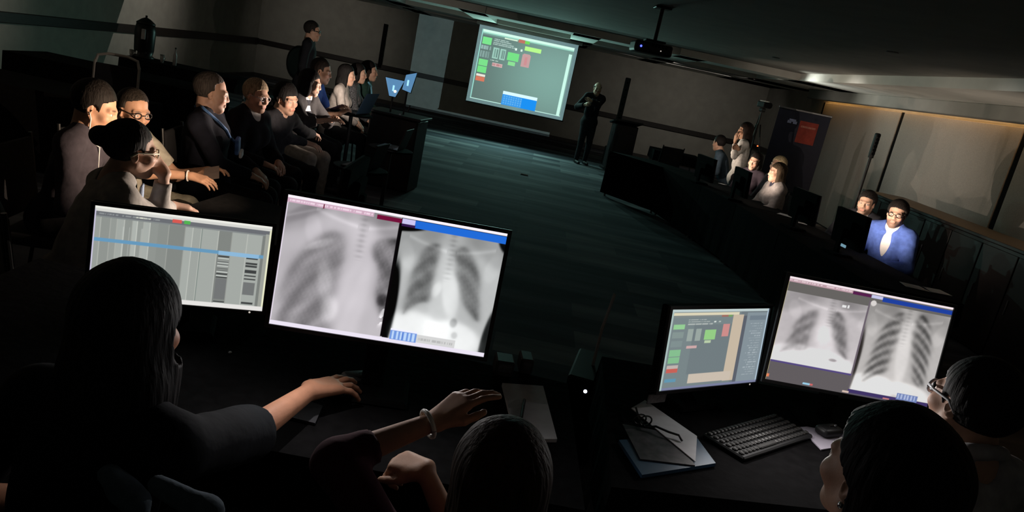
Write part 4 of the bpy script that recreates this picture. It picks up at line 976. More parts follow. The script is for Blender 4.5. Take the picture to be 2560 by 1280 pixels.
MB().box(tuple(lan['w2l'](at(603, 384, 5.06))), (.06, .02, .05), rot=Matrix.Rotation(R(20), 3, 'Y'), bev=.006).build('badge_card', mat('badge_white', (.70, .72, .78), .5, .05), lan['obj'])
bl = person('blonde woman in glasses with a white collar turned towards the viewer', at(642, 240, 5.98), -105, 'blonde woman in glasses', lean=10, hd=(-6, -6, 0), sex='f', skin='light', hair=('short', (.36, .27, .18), dict(t=.016)),
            top=dict(rgb=(.012, .012, .016), sleeve=1.93, inner=dict(rgb=(.5, .48, .46))), pid=9)
glasses(bl, (.45, .42, .45), .0024)
boy = person('young man with a black fringe in a dark collared jumper', at(716, 247, 6.72), -112, 'young man with a black fringe', lean=14, hd=(-4, -10, -6), sex='m', skin='light', hair=('short', (.010, .009, .009), dict(t=.018, line=-.014)), hs=1.03,
             top=dict(rgb=(.022, .022, .026), sleeve=1.93, v=.06), pid=10,
             arms=dict(R=dict(w=atz(775, 362, .70), hint_w=(0, -.4, -.8), f=(.9, .1, -.1), n=(0, -.2, 1)), L=dict(w=atz(800, 345, .70), hint_w=(.2, .4, -.8))))
stp = person('dark-haired woman in a black-and-white striped top and grey cardigan leaning forward', at(777, 208, 7.60), -108, 'woman in the striped top', lean=20, hd=(24, -6, 0), sex='f', skin='light', hair=('long', (.012, .010, .010), dict(len=.16, t=.018)),
             top=dict(rgb=(.050, .046, .048), sleeve=1.5, open=.12, wide=1.5, inner=dict(mat=stripe_mat('bold_stripes', (.012, .012, .02), (.62, .60, .66), 9.0))), legs=(.28, .25, .22), pid=11,
             arms=dict(R=dict(w=at(822, 300, 7.4), hint_w=(.1, -.6, -.8)), L=dict(w=at(835, 295, 7.7))))
blu = person('man in a royal blue shirt with folded forearms beside the striped top', at(804, 178, 8.40), -86, 'man in the royal blue shirt', lean=14, hd=(0, -6, 0), sex='m', skin='tan', hair=('crop', (.03, .022, .018), dict(t=.010, mess=.3)),
             top=dict(rgb=(.04, .08, .26), sleeve=.8, collar=1), pid=12, arms=dict(R=dict(w=at(848, 285, 8.2), hint_w=(-.2, -.5, -.8), f=(.5, .6, .5)), L=dict(w=at(850, 268, 8.5), hint_w=(0, .4, -.8))))
f1 = person('long-haired woman in a light grey top, first of the far row of three', at(868, 188, 9.6), -84, 'woman in the light grey top', lean=8, hd=(0, -4, 0), sex='f', skin='light', hair=('long', (.010, .009, .009), dict(len=.24)), top=dict(rgb=(.34, .30, .28), sleeve=1.93), pid=13, res='lo')
f2 = person('person in a black patterned top, middle of the far row of three', at(897, 184, 10.1), -84, 'person in the black patterned top', lean=8, hd=(0, -2, 0), sex='f', skin='light', hair=('long', (.012, .010, .010), dict(len=.13)), top=dict(mat=lace_mat('lace_far', (.012, .012, .014), (.10, .10, .11)), sleeve=1.93), pid=14, res='lo')
f3 = person('man in dark green with a blue lanyard, last of the far row', at(924, 178, 10.7), -84, 'man in the dark green top', lean=6, hd=(0, 0, 0), sex='m', skin='light', hair=('short', (.012, .010, .010), dict(t=.014)), top=dict(rgb=(.02, .05, .04), sleeve=1.93), pid=15, res='lo')
q = surf(f3, 'shirt', dense([(920, 205), (928, 216), (936, 228), (941, 242)]), .02); bare_band(f3, 'lanyard', q, .014, mat('lanyard_cyan', (.16, .42, .58), .7, .1, 40))
std = person('man in glasses and dark clothes standing behind the seated row', at(782, 78, 11.0), -78, 'x', pose='stand', lean=2, hd=(0, -2, 0), sex='m', skin='light', hair=('short', (.02, .018, .017), dict(t=.012)), top=dict(rgb=(.012, .013, .017), sleeve=1.93), pid=16, res='lo', chair=False, hz_hip=.90)
glasses(std, (.01, .01, .01), .005)

# ---- front
prs = person('presenter in a dark jacket standing beside the lectern holding notes', at(1494, 222, 16.4), 200, 'x', pose='stand', lean=2, hd=(-10, -4, 0), sex='m', skin='light', hair=('crop', (.05, .045, .04), dict(t=.006, bald=1)), top=dict(rgb=(.014, .013, .016), sleeve=1.93, inner=dict(rgb=(.10, .09, .10))), legs=(.02, .018, .022), pid=17, res='lo', chair=False, hz_hip=.90,
             arms=dict(R=dict(w=at(1462, 262, 16.1), hint_w=(-.6, 0, -.8)), L=dict(w=at(1478, 252, 16.05), hint_w=(.6, 0, -.8))))
# ---- right side
r2 = person('person in a slate blue jumper leaning over the far end of the right row', at(1797, 358, 12.6), 75, 'person in the slate blue jumper', lean=24, hd=(-30, -10, 0), sex='f', skin='light', hair=('short', (.012, .01, .01), dict(t=.016)), top=dict(rgb=(.05, .075, .105), sleeve=1.93), pid=18, res='lo')
r3 = person('dark-haired woman in a white blouse with one hand at her chin', at(1862, 328, 11.9), 78, 'x', pose='stand', lean=4, hd=(8, -8, 0), sex='f', skin='tan', hair=('long', (.018, .012, .010), dict(len=.26, t=.022)), top=dict(rgb=(.52, .50, .48), sleeve=1.8), pid=19, res='mid', chair=False, hz_hip=.78,
            arms=dict(L=dict(w=at(1838, 352, 11.65), hint_w=(-.3, -.5, -.8), f=(-.1, .0, 1), n=(-.9, -.3, 0)), R=dict(w=at(1846, 372, 11.6), hint_w=(.3, -.5, -.6), f=(-.8, -.3, .1))))
r4 = person('person with a brightly lit face below the woman in the white blouse', at(1888, 404, 10.9), 140, 'person with the brightly lit face', lean=12, hd=(0, -10, 8), sex='f', skin='light', hair=('long', (.014, .011, .010), dict(len=.14, t=.014)), top=dict(rgb=(.04, .03, .04), sleeve=1.93), pid=20, res='mid')
r5 = person('blonde woman in a pale jacket looking left along the right row', at(1942, 432, 9.75), 98, 'blonde woman in the pale jacket', lean=8, hd=(0, -4, 0), sex='f', skin='light', hair=('long', (.055, .038, .025), dict(len=.30, t=.018)), top=dict(rgb=(.24, .215, .21), sleeve=1.93, inner=dict(rgb=(.03, .03, .05))), pid=21, res='mid')
r5b = person('fair-haired woman half hidden behind the blonde woman in the pale jacket', at(1944, 414, 10.35), 110, 'fair-haired half hidden woman', lean=8, hd=(10, 4, 0), sex='f', skin='light', hair=('short', (.42, .33, .20), dict(t=.02)), top=dict(rgb=(.02, .02, .025), sleeve=1.93), pid=24, res='lo')
r6 = person('dark-haired man with stubble and a white collar beside the blue jacket', at(2166, 508, 8.35), 140, 'man with stubble', lean=8, hd=(4, -4, 0), sex='m', skin='light', hair=('short', (.016, .013, .012), dict(t=.015)), beard=((.06, .04, .035), .5), top=dict(rgb=(.02, .02, .025), sleeve=1.93, inner=dict(rgb=(.55, .53, .55))), pid=22)
r7 = person('bearded man in glasses, blue jacket and white shirt in the right row', at(2242, 535, 7.45), 138, 'bearded man in the blue jacket', lean=8, hd=(8, -6, 0), sex='m', skin='light', hair=('short', (.014, .011, .010), dict(t=.016)), beard=((.05, .032, .028), .6), top=dict(rgb=(.085, .145, .46), sleeve=1.93, inner=dict(rgb=(.72, .70, .70))), pid=23)
glasses(r7, (.02, .015, .015), .003)
boy_chair = make_chair(M_chseat, M_chrome, 'conference_chair', .012); boy_chair.location = (boy['loc'][0], boy['loc'][1], 0); boy_chair.rotation_euler = (0, 0, boy['obj'].rotation_euler[2]); boy_chair['label'] = 'chrome-framed chair under the young man with a black fringe'
for p in PEOPLE:
    if p is boy: continue
    b = p['obj']; put_chair((p['loc'][0], p['loc'][1], 0), b.rotation_euler[2], 'dark conference chair under the '+p['short'])

# ---- unseen screens and lamps added to light the left-hand people
def side_monitor(c, yaw, label, strength=3., w_=.50, h_=.30, zd=DZ):
    cv = Canvas(10, 6, (.86, .80, .74)); cv.rect(0, 0, 1, .1, (1, 1, 1)); cv.rect(.1, .3, .45, .9, (.6, .58, .55))
    return monitor(c[0], c[1], c[2], yaw, 5, w_, h_, cv, label, zd, strength, led=False)
side_monitor((-.92, 3.88, 1.02), -87, 'black edge-on monitor added to light the woman with fingers on her cheek', 4.)
spot('monitor_glow', (-1.0, 3.86, 1.06), (-2.38, 4.28, 1.2), 240, (1, .74, .52), 74)
spot('monitor_glow', (-1.0, 3.84, 1.0), (-1.6, 3.2, 1.05), 55, (1, .86, .74), 80)
def laptop(loc, yaw, label, strength=3., lid=None, w_=.33, d=.23, open_=105, m=None):
    root = empty('laptop', loc, R(yaw), label, 'laptop', 'open laptops'); m = m or M_black
    MB().box((0, 0, .009), (w_, d, .016), bev=.004).build('keyboard_base', m, root)
    th = R(open_-90); hh = d
    Rm = Matrix.Rotation(-th, 4, 'X'); T_ = Matrix.Translation((0, d/2, .016))
    me = MB().box((0, .004, hh/2), (w_, .008, hh), bev=.003).mesh('lid'); me.transform(T_ @ Rm); lid_o = link('lid', me, lid or m, root)
    cv = Canvas(8, 5, (.85, .85, .88)); cv.rect(0, 0, 1, .15, (1, 1, 1)); me = screen_mesh('screen', cv, w_*.92, hh*.86); me.transform(T_ @ Rm @ Matrix.Translation((0, -.0012, hh/2))); link('screen', me, attr_mat('screen_x%.1f' % strength, 'screen', strength), root)
    mk_ = MB()
    for k in range(12):
        for j in range(4): mk_.box((-w_*.41+k*w_*.075, -d*.05+j*d*.10, .0185), (w_*.06, d*.075, .003))
    o = mk_.build('keys', M_blackm, root); o['kind'] = 'stuff'; return root
# stands and screens between the left row and the carpet
M_bluelid = mat('laptop_lid_slate', (.05, .09, .13), .5, .1)
def side_table(loc, label, h=.70, r_=.24):
    root = empty('side_table', (loc[0], loc[1], 0), 0, label, 'table')
    MB().lathe([(r_-.01, h-.02), (r_, h-.015), (r_, h-.004), (r_-.01, h)], n=24).build('table_top', M_blackm, root)
    MB().tube([(0, 0, .02), (0, 0, h-.02)], .022, 10).build('pedestal', M_black, root)
    MB().lathe([(.19, 0), (.19, .012), (.05, .025), (.02, .03)], n=20).build('base', M_black, root); return root
s0 = at(883, 255, 8.6); side_table((s0[0], s0[1]), 'small round dark table under the slate-lidded laptop', s0[2]-.12)
laptop((s0[0], s0[1], s0[2]-.12), -100, 'slate-lidded laptop before the woman in the light grey top', 4., M_bluelid, .36, .26, 110)
spot('face_fill', (s0[0]-.05, s0[1]-.02, s0[2]+.05), (-2.6, 9.9, 1.22), 60, (1, .86, .72), 75)
s1 = (-1.45, 6.45, .70); side_table(s1, 'small added table for the laptop before the young man with a black fringe', .70)  # round table and laptop added to light the faces nearby
laptop((s1[0], s1[1], .70), -97, 'added laptop lighting the young man with a black fringe', 5.)
spot('face_fill', (s1[0]+.0, s1[1]-.1, .95), (-2.2, 6.45, 1.24), 84, (1, .80, .64), 66)
spot('face_fill', (s1[0]+.0, s1[1]-.12, .97), (-2.25, 5.35, 1.24), 170, (1, .82, .72), 34)
spot('face_fill', (s1[0]+.0, s1[1]-.1, .96), (-2.24, 5.97, 1.22), 62, (1, .82, .70), 27)
s2 = (-1.50, 7.95, .70); side_table(s2, 'small added table for the laptop before the man in the royal blue shirt', .70)  # another added table and laptop, lighting the striped top and blue shirt
laptop((s2[0], s2[1], .70), -94, 'added laptop lighting the man in the royal blue shirt', 5.)
spot('face_fill', (s2[0]-.02, s2[1], .95), (-2.3, 7.65, 1.2), 95, (1, .85, .72), 96)
# right row monitors, backs to the viewer
rm = [((3.02, 6.95, 1.0), 98, 'black monitor back in front of the bearded man in the blue jacket'), ((2.95, 8.05, 1.0), 100, 'black monitor back in front of the man with stubble'),
      ((2.62, 9.45, .98), 95, 'black monitor back in front of the blonde woman in the pale jacket'), ((2.40, 10.6, .96), 105, 'black monitor back in front of the person with the brightly lit face')]
for i_, (c, yw_, lb) in enumerate(rm):
    o_ = side_monitor(c, yw_, lb, 3.)
    if i_ == 0: MB().box((-.06, .078, .10), (.12, .006, .026), bev=.002).build('glowing_sticker', mat('sticker_glow', (.1, .15, .2), .4, .3, 120, emit=(.16, .30, .38), es=1.0), o_)  # blue sticker on the monitor back, given emission to look lit
for p, t, e in (((3.06, 7.0, 1.02), (3.6, 7.4, 1.2), 30), ((3.0, 8.05, 1.02), (3.7, 8.4, 1.2), 22), ((2.68, 9.45, 1.0), (3.2, 9.8, 1.2), 14), ((2.46, 10.6, 1.0), (3.1, 10.9, 1.2), 30), ((2.2, 11.6, 1.0), (3.0, 12.0, 1.3), 26)):  # the last lamp is added on its own, no monitor stands there
    spot('monitor_glow', p, t, e*1.8, (1, .82, .66), 85)

# ================================================================== FRONT AND SIDE EQUIPMENT
lec = empty('lectern', (1.80, 16.45, 0), R(12), 'dark lectern beside the standing presenter', 'lectern')
M_lec = mat('lectern_wood', (.016, .012, .014), .5, .3, 6, stretch=(1, 1, 8))
MB().box((0, 0, .52), (.50, .40, 1.0), bev=.015, taper=.96).build('body', M_lec, lec)
MB().box((0, -.02, 1.06), (.60, .48, .04), rot=Matrix.Rotation(R(-12), 3, 'X'), bev=.008).build('reading_top', M_lec, lec)
MB().box((0, .0, .03), (.58, .48, .06), bev=.01).build('plinth', M_lec, lec)
MB().box((0, -.21, .60), (.36, .015, .5), bev=.004).build('front_panel', M_lec, lec)
def column_speaker(loc, z0, z1, label, pole=False):
    root = empty('column_speaker', loc, 0, label, 'speaker'); m = mat('speaker_black', (.012, .012, .012), .6, .1)
    MB().box((0, 0, .21), (.30, .36, .42), bev=.02).build('subwoofer', m, root)
    MB().box((0, -.183, .21), (.24, .008, .34), bev=.003).build('grille', M_blackm, root)
    if pole: MB().tube([(0, 0, .42), (0, 0, z0)], .018, 10).build('pole', M_black, root); MB().lathe([(.03, z0-.03), (.034, z0-.02), (.034, z0+.02), (.03, z0+.03)], n=12).build('collar', M_black, root)
    else: MB().box((0, 0, (.42+z0)/2), (.07, .08, z0-.42)).build('spacer', M_black, root)
    MB().box((0, 0, (z0+z1)/2), (.06 if pole else .12, .08, z1-z0), bev=.02, seg=2).build('column_array', m, root)
    for k in range(6): MB().lathe([(.018, -.042), (.022, -.044), (.006, -.04)], (0, 0, z0+(k+.6)*(z1-z0)/6.3), 12, 'y').build('driver', M_blackm, root)
    return root
c = at(1577, 196, 17.3); column_speaker((c[0]-.05, c[1], 0), 1.0, c[2], 'tall black column loudspeaker behind the lectern')
c = at(2196, 333, 9.6); column_speaker((c[0], c[1], 0), 1.62, c[2], 'slim black loudspeaker on a pole against the right wall panels', True)
# dark cabinet against the right wall panels
cab = empty('sideboard', (4.95, 8.3, 0), 0, 'long dark sideboard in front of the right wall panels', 'sideboard')
M_cab = mat('dark_brown_wood', (.009, .006, .006), .55, .3, 5, stretch=(1, .2, 8))
MB().box((0, 0, .56), (.55, 4.9, 1.06), bev=.01).build('carcass', M_cab, cab); MB().box((0, 0, 1.105), (.60, 4.96, .035), bev=.006).build('top', M_cab, cab)
for k in range(8):
    d_ = MB().box((-.284, -2.13+.608*k, .56), (.018, .585, .98), bev=.004).build('door', M_cab, cab); MB().tube([(-.30, -1.92+.608*k, .50), (-.30, -1.92+.608*k, .64)], .006, 6).build('handle', M_grey, d_)
# roll-up banner
B_ = at(1992, 350, 14.2)
ban = empty('rollup_banner', (4.72, 14.3, 0), R(-24), 'navy roll-up banner with a white emblem and a red square', 'banner')
M_ban = mat('banner_navy', (.014, .016, .034), .7, .1, 10)
MB().box((0, 0, 1.04), (.92, .012, 1.96)).build('print_sheet', M_ban, ban); MB().box((0, 0, 2.03), (.95, .03, .035), bev=.006).build('top_bar', M_grey, ban); MB().box((0, .0, .03), (.98, .16, .06), bev=.015).build('base_case', M_grey, ban)
MB().tube([(0, .02, .05), (0, .02, 2.03)], .01, 6).build('support_pole', M_grey, ban)
MB().box((.13, -.008, 1.66), (.33, .004, .40), bev=.001).build('red_print', mat('banner_red', (.30, .035, .02), .7, .2, 12), ban)
for k, (x, z, w_) in enumerate(((-.17, 1.83, .12), (-.22, 1.80, .07), (-.12, 1.80, .07))): MB().box((x, -.008, z), (w_, .004, .05), bev=.001).build('emblem_print', mat('banner_pale', (.36, .40, .62), .7, .2, 20), ban)
MB().box((.13, -.0105, 1.76), (.26, .004, .035)).build('lettering_band', mat('banner_pink', (.45, .16, .12), .7, .3, 30), ban)
# camera on a tripod
T0 = at(1906, 264, 13.4)
tr = empty('camera_tripod', (T0[0]+.02, T0[1], 0), R(30), 'camera on a dark tripod standing beside the roll-up banner', 'tripod'); H_ = T0[2]
for k in range(3):
    a = R(90+120*k); leg = MB().tube([(.04*math.cos(a), .04*math.sin(a), H_-.32), (.24*math.cos(a), .24*math.sin(a), .75), (.42*math.cos(a), .42*math.sin(a), .0)], .013, 8, .009).build('leg', M_black, tr)
MB().tube([(0, 0, .8), (0, 0, H_-.08)], .014, 8).build('centre_column', M_black, tr)
MB().box((0, 0, H_-.07), (.09, .09, .07), bev=.015).build('pan_head', M_black, tr); MB().tube([(0, 0, H_-.07), (.12, .14, H_-.16), (.22, .26, H_-.34)], .008, 6).build('pan_handle', M_black, tr)
cb = MB().box((0, .02, H_+.02), (.11, .17, .10), bev=.015, seg=2).build('camera_body', M_black, tr)
MB().lathe([(.045, -.06), (.05, -.10), (.05, -.15), (.04, -.155)], (0, 0, H_+.02), 16, 'y').build('lens', M_blackm, cb); MB().box((0, .0, H_+.078), (.10, .14, .02), bev=.005).build('pale_top_panel', mat('camera_silver', (.6, .6, .58), .4, .1), cb)
spot('soffit_fill', (T0[0]+.05, T0[1]-.05, H_+.14), (5.6, 12.6, 2.5), 45, (.95, 1, .92), 95)  # lamp added to brighten the right soffit, the camera carries none
q = at(1894, 365, 11.95); tag(MB().lathe([(.004, -.01), (.012, -.006), (.012, .006), (.004, .01)], tuple(q), 10).build('indicator_lamp', mat('led_red', (.4, .05, .02), .4, emit=(1, .12, .03), es=3)), 'tiny red light behind the woman in the white blouse', 'lamp')

put_chair((2.45, 14.5, 0), R(20), 'empty dark chair at the small table between the lectern and the tripod')
# left wall serving table: urn, cups, bottle, chair
M_urn = mat('urn_dark', (.02, .02, .02), .35, .15, metal=.4)
Yt = 11.5; U0 = at(365, 60, Yt)
ur = empty('coffee_urn', (U0[0], Yt, DZ), 0, 'dark coffee urn with a pale tap on the left serving table', 'urn')
MB().lathe([(.15, 0), (.15, .03), (.12, .05), (.14, .12), (.15, .40), (.13, .50), (.05, .55)], n=20).build('body', M_urn, ur, smooth=True); MB().lathe([(.13, .50), (.135, .52), (.06, .58), (.015, .60), (.015, .63)], n=20).build('lid', M_urn, ur, smooth=True)
MB().box((.05, -.145, .36), (.06, .02, .15), bev=.006).build('level_gauge', mat('gauge_pale', (.55, .52, .52), .4, .1), ur); MB().tube([(0, -.14, .10), (0, -.20, .10), (0, -.21, .06)], .012, 8).build('tap', M_chrome, ur)
for i, (px, hh, lb) in enumerate((((330, .0), .10, 'small pale cup left of the coffee urn'), ((408, .0), .12, 'small pale cup right of the coffee urn'), ((440, .0), .24, 'pale slim bottle at the end of the serving table'))):
    q = at(px[0], 118, Yt-.1); r_ = .032 if hh < .2 else .028
    c_ = empty('cup' if hh < .2 else 'bottle', (q[0], Yt-.1, DZ), 0, lb, 'cup' if hh < .2 else 'bottle'); m_ = mat('china', (.5, .48, .46), .4, .05)
    if hh < .2: MB().lathe([(r_*.6, 0), (r_*.9, hh*.4), (r_, hh), (r_*.9, hh-.005), (r_*.7, hh*.3)], n=14).build('cup_body', m_, c_, smooth=True); MB().tube([(r_*.9, 0, hh*.8), (r_+.022, 0, hh*.6), (r_*.85, 0, hh*.3)], .005, 6).build('cup_handle', m_, c_)
    else: MB().lathe([(r_, 0), (r_, hh*.6), (r_*.4, hh*.8), (r_*.4, hh)], n=14).build('bottle_body', m_, c_, smooth=True); MB().lathe([(r_*.45, hh), (r_*.45, hh+.02), (.004, hh+.022)], n=10).build('cap', M_black, c_)
q = at(283, 150, 8.2)
pc = make_chair(M_chseat, mat('pale_chair_frame', (.42, .38, .34), .5, .1), 'banquet_chair', .016); pc.location = (q[0], q[1], 0); pc.rotation_euler = (0, 0, R(200)); pc['label'] = 'empty chair with a pale metal frame before the serving table'
MB().tube([(-.222, -.262, .90), (-.20, -.275, .98), (-.1, -.28, 1.01), (.1, -.28, 1.01), (.20, -.275, .98), (.222, -.262, .90)], .016, 8).build('top_rail', MATS['pale_chair_frame'], pc)
# high-backed teal chair behind the standing man
q = at(716, 140, 11.9)
oc = empty('office_chair', (q[0], q[1], 0), R(150), 'high-backed teal office chair left of the standing man', 'chair'); M_teal = mat('teal_mesh', (.05, .085, .09), .8, .1, 60, .2)
MB().box((0, 0, .50), (.50, .48, .08), bev=.03, seg=2).build('seat', M_teal, oc); MB().lathe([(.001, -.03), (.20, -.03), (.25, 0), (.20, .03), (.001, .03)], (0, -.25, 0), 24, 'y').build('backrest', M_teal, oc, (0, 0, 1.12), smooth=True)
MB().tube([(.25*math.cos(a), -.25, 1.12+.25*math.sin(a)) for a in np.linspace(0, 2*math.pi, 25)], .02, 8, cap=False).build('back_rim', M_black, oc); MB().tube([(0, -.1, .46), (0, -.26, .5), (0, -.27, .95)], .025, 8).build('back_stem', M_black, oc); MB().tube([(0, 0, .08), (0, 0, .46)], .028, 8).build('gas_lift', M_black, oc)
for k in range(5):
    a = 2*math.pi*k/5; MB().tube([(0, 0, .09), (.28*math.cos(a), .28*math.sin(a), .05), (.28*math.cos(a), .28*math.sin(a), 0)], .018, 6).build('foot', M_black, oc)

# media stand with two small blue screens at the end of the left row
q = at(985, 222, 9.4)
ms = empty('media_stand', (q[0]+.1, q[1], 0), R(-6), 'black media stand with two small blue-lit screens at the end of the left row', 'media stand')
x0 = q[0]+.1
MB().box((0, .1, .45), (.62, .5, .9), bev=.02).build('cabinet', M_black, ms); MB().box((0, .08, .92), (.70, .56, .03), bev=.006).build('top', M_black, ms)
for nm, (pw, ph), poly, yw_ in (('tilted_screen', (985, 218), [(-.11, .10), (.13, .10), (.05, -.11), (-.03, -.11)], 0), ('angled_screen', (1022, 205), [(-.03, .08), (.10, .13), (.06, -.12), (-.05, -.10)], 0)):
    w0 = at(pw, ph, 9.4); p0 = (w0[0]-x0, -.05, w0[2])
    fr_ = MB(); a = [fr_.bm.verts.new((x*1.06, .0, z*1.06)) for x, z in poly]; b = [fr_.bm.verts.new((x*1.06, .02, z*1.06)) for x, z in poly]
    fr_.bm.faces.new(a); fr_.bm.faces.new(b[::-1])
    for k in range(4): fr_.bm.faces.new((a[k], b[k], b[(k+1) % 4], a[(k+1) % 4]))
    s_ = fr_.build(nm, M_black, ms, p0)
    f2_ = MB(); f2_.quad(*[(x, -.004, z) for x, z in poly]); f2_.build('lit_face', mat('blue_glow', (.03, .06, .1), .4, .1, emit=(.10, .25, .45), es=1.0), s_)
    f3_ = MB(); f3_.box((.01, -.008, -.01), (.022, .004, .07), bev=.001).build('lit_mark', mat('blue_bright', (.1, .2, .3), .4, emit=(.35, .7, 1.0), es=1.3), s_)
    MB().tube([(p0[0], 0, .93), (p0[0], 0, p0[2]-.08)], .012, 8).build('bracket', M_black, ms)
w0 = at(992, 229, 9.3); MB().lathe([(.002, -.012), (.016, -.006), (.016, .006), (.002, .012)], (w0[0]-x0, -.14, w0[2]), 10, 'y').build('warm_lamp', mat('led_warm', (.5, .4, .2), .4, emit=(1, .72, .35), es=3), ms)
w0 = at(1003, 288, 9.2); MB().lathe([(.002, -.01), (.014, -.005), (.014, .005), (.002, .01)], (w0[0]-x0, -.18, w0[2]), 10, 'y').build('button', mat('pale_button', (.6, .55, .65), .4), ms)
# microphone stand foot on the carpet
q = atz(965, 440, .02); st = empty('floor_stand', (q[0], q[1], 0), R(10), 'slim dark floor stand with a shiny foot on the carpet', 'stand')
MB().tube([(0, 0, .03), (.06, .05, .45), (.16, .12, 1.0)], .009, 8).build('rod', M_black, st); MB().lathe([(.10, 0), (.10, .012), (.03, .03), (.008, .035)], n=18).build('foot_plate', M_black, st); MB().lathe([(.002, .0), (.014, .008), (.014, .02), (.002, .028)], (0, -.03, .022), 10).build('shiny_knob', M_chrome, st)
q = atz(1306, 435, .012); o = MB().tube([(q[0]-.03, q[1], .012), (q[0]+.10, q[1]-.01, .012)], .012, 8).build('marker_pen', mat('pen_white', (.9, .9, .88), .3, .05)); tag(o, 'small white marker pen lying on the open carpet', 'pen')

# ================================================================== THINGS ON THE DESKS
def sheet(name, pix, z, th, m, label, cat, group=None):
    ps = [atz(x, y, z) for x, y in pix]; c_ = np.mean(ps, 0)
    o = MB().prism([(p[0]-c_[0], p[1]-c_[1]) for p in ps], th, 0).build(name, m, None, (c_[0], c_[1], z)); return tag(o, label, cat, group)
M_pap = mat('paper_greywhite', (.74, .73, .76), .85, .05, 30)
sheet('notepad', [(1254, 965), (1356, 972), (1391, 1106), (1288, 1106)], DZ+.001, .012, M_pap, 'pale notepad with a pen on it beside the brown-haired woman', 'notepad')
a, b = atz(1311, 1000, DZ+.02), atz(1302, 1052, DZ+.02)
pn = empty('pen', tuple((a+b)/2), 0, 'dark pen lying on the pale notepad', 'pen'); v = (b-a)/2
MB().tube([tuple(-v), tuple(v*.75), tuple(v)], lambda t: .0055 if t < .9 else .0015, 8).build('barrel', M_black, pn); MB().tube([tuple(-v*.9+A((0, 0, .007))), tuple(-v*.3+A((0, 0, .007)))], .002, 6).build('clip', M_grey, pn)
# dim boxes behind the notepad
for i, (px, lb) in enumerate((([(1228, 905), (1276, 900), (1284, 960), (1232, 962)], 'dim grey gadget box behind the notepad'), ([(1290, 905), (1322, 903), (1330, 945), (1296, 948)], 'dim dark card holder right of the grey gadget box'))):
    ps = [atz(x, y, DZ) for x, y in px]; c_ = np.mean(ps, 0); g = empty('gadget_box', (c_[0], c_[1], DZ+.001), R(8), lb, 'box')
    MB().box((0, 0, .03), (.07-.02*i, .09, .06), bev=.006).build('case', mat('dim_grey', (.04, .04, .042), .5, .3, 60), g); MB().box((0, -.046, .035), (.05-.02*i, .003, .03), bev=.001).build('face_plate', mat('dim_grey2', (.08, .08, .085), .4, .4, 80), g)
# mouse under the hand, tablet under the forearm
def mouse(loc, rz, label, m=M_black):
    g = empty('computer_mouse', loc, rz, label, 'mouse'); mb = MB().box((0, 0, .017), (.060, .105, .034), bev=.015, seg=3); mb.build('shell', m, g, smooth=True)
    MB().box((0, .025, .0345), (.002, .05, .002)).build('button_gap', M_blackm, g); MB().lathe([(.004, -.004), (.006, -.002), (.006, .002), (.004, .004)], (0, .028, .035), 10, 'x').build('scroll_wheel', M_grey, g); return g
q = atz(893, 957, DZ); mouse((q[0], q[1], DZ+.001), R(-55), 'pale computer mouse under the hand on the desk', mat('mouse_grey', (.10, .10, .105), .4, .1))
sheet('tablet', [(722, 1048), (787, 1064), (806, 1020), (745, 1000)], DZ+.001, .008, mat('tablet_glass', (.05, .05, .055), .25, .1), 'thin dark tablet under the forearm on the desk', 'tablet')
o = MB().lathe([(.004, 0), (.006, .003), (.004, .006)], tuple(atz(575, 883, DZ)), 10).build('desk_stud', mat('stud', (.5, .5, .5), .4, .05)); tag(o, 'tiny pale stud on the dark desk under the work list monitor', 'button')
q = at(1463, 979, 3.4); pcu = empty('computer_tower', (q[0]+.039, 3.62, 0), R(-10), 'black computer tower with a bright white light between the desks', 'computer')
MB().box((0, 0, .23), (.2, .42, .44), bev=.01).build('case', M_black, pcu); MB().box((0, -.214, .23), (.18, .012, .42), bev=.004).build('front_panel', M_blackm, pcu)
q2 = atz(1463, 979, .40); MB().lathe([(.001, -.224), (.009, -.222), (.009, -.218)], (0, 0, float(q[2])), 12, 'y').build('power_light', mat('led_cool', (.5, .5, .6), .4, emit=(.75, .8, 1.0), es=6), pcu)
a, b = at(1537, 735, 3.7), at(1505, 822, 3.62); rd = empty('cable_riser', (b[0], b[1], 0), 0, 'thin shiny metal rod standing between the two desks', 'rod')
MB().tube([(0, 0, .02), (0, 0, b[2]), tuple(a-A((b[0], b[1], 0)))], .008, 8).build('rod', M_white, rd); MB().lathe([(.09, 0), (.09, .01), (.02, .025)], n=16).build('base', M_black, rd)

q = [at(505, 452, 4.62), at(548, 446, 4.62), at(548, 414, 4.80), at(512, 420, 4.80)]; hp_ = MB(); q0 = np.mean(q, 0)
hp_.quad(*[tuple(p-q0) for p in q]); bmesh.ops.solidify(hp_.bm, geom=hp_.bm.faces[:], thickness=.004); tag(hp_.build('folded_programme', mat('programme_pink', (.50, .40, .36), .8, .1, 20), None, tuple(q0)), 'pale folded programme held by the man in dark-rimmed glasses', 'paper')
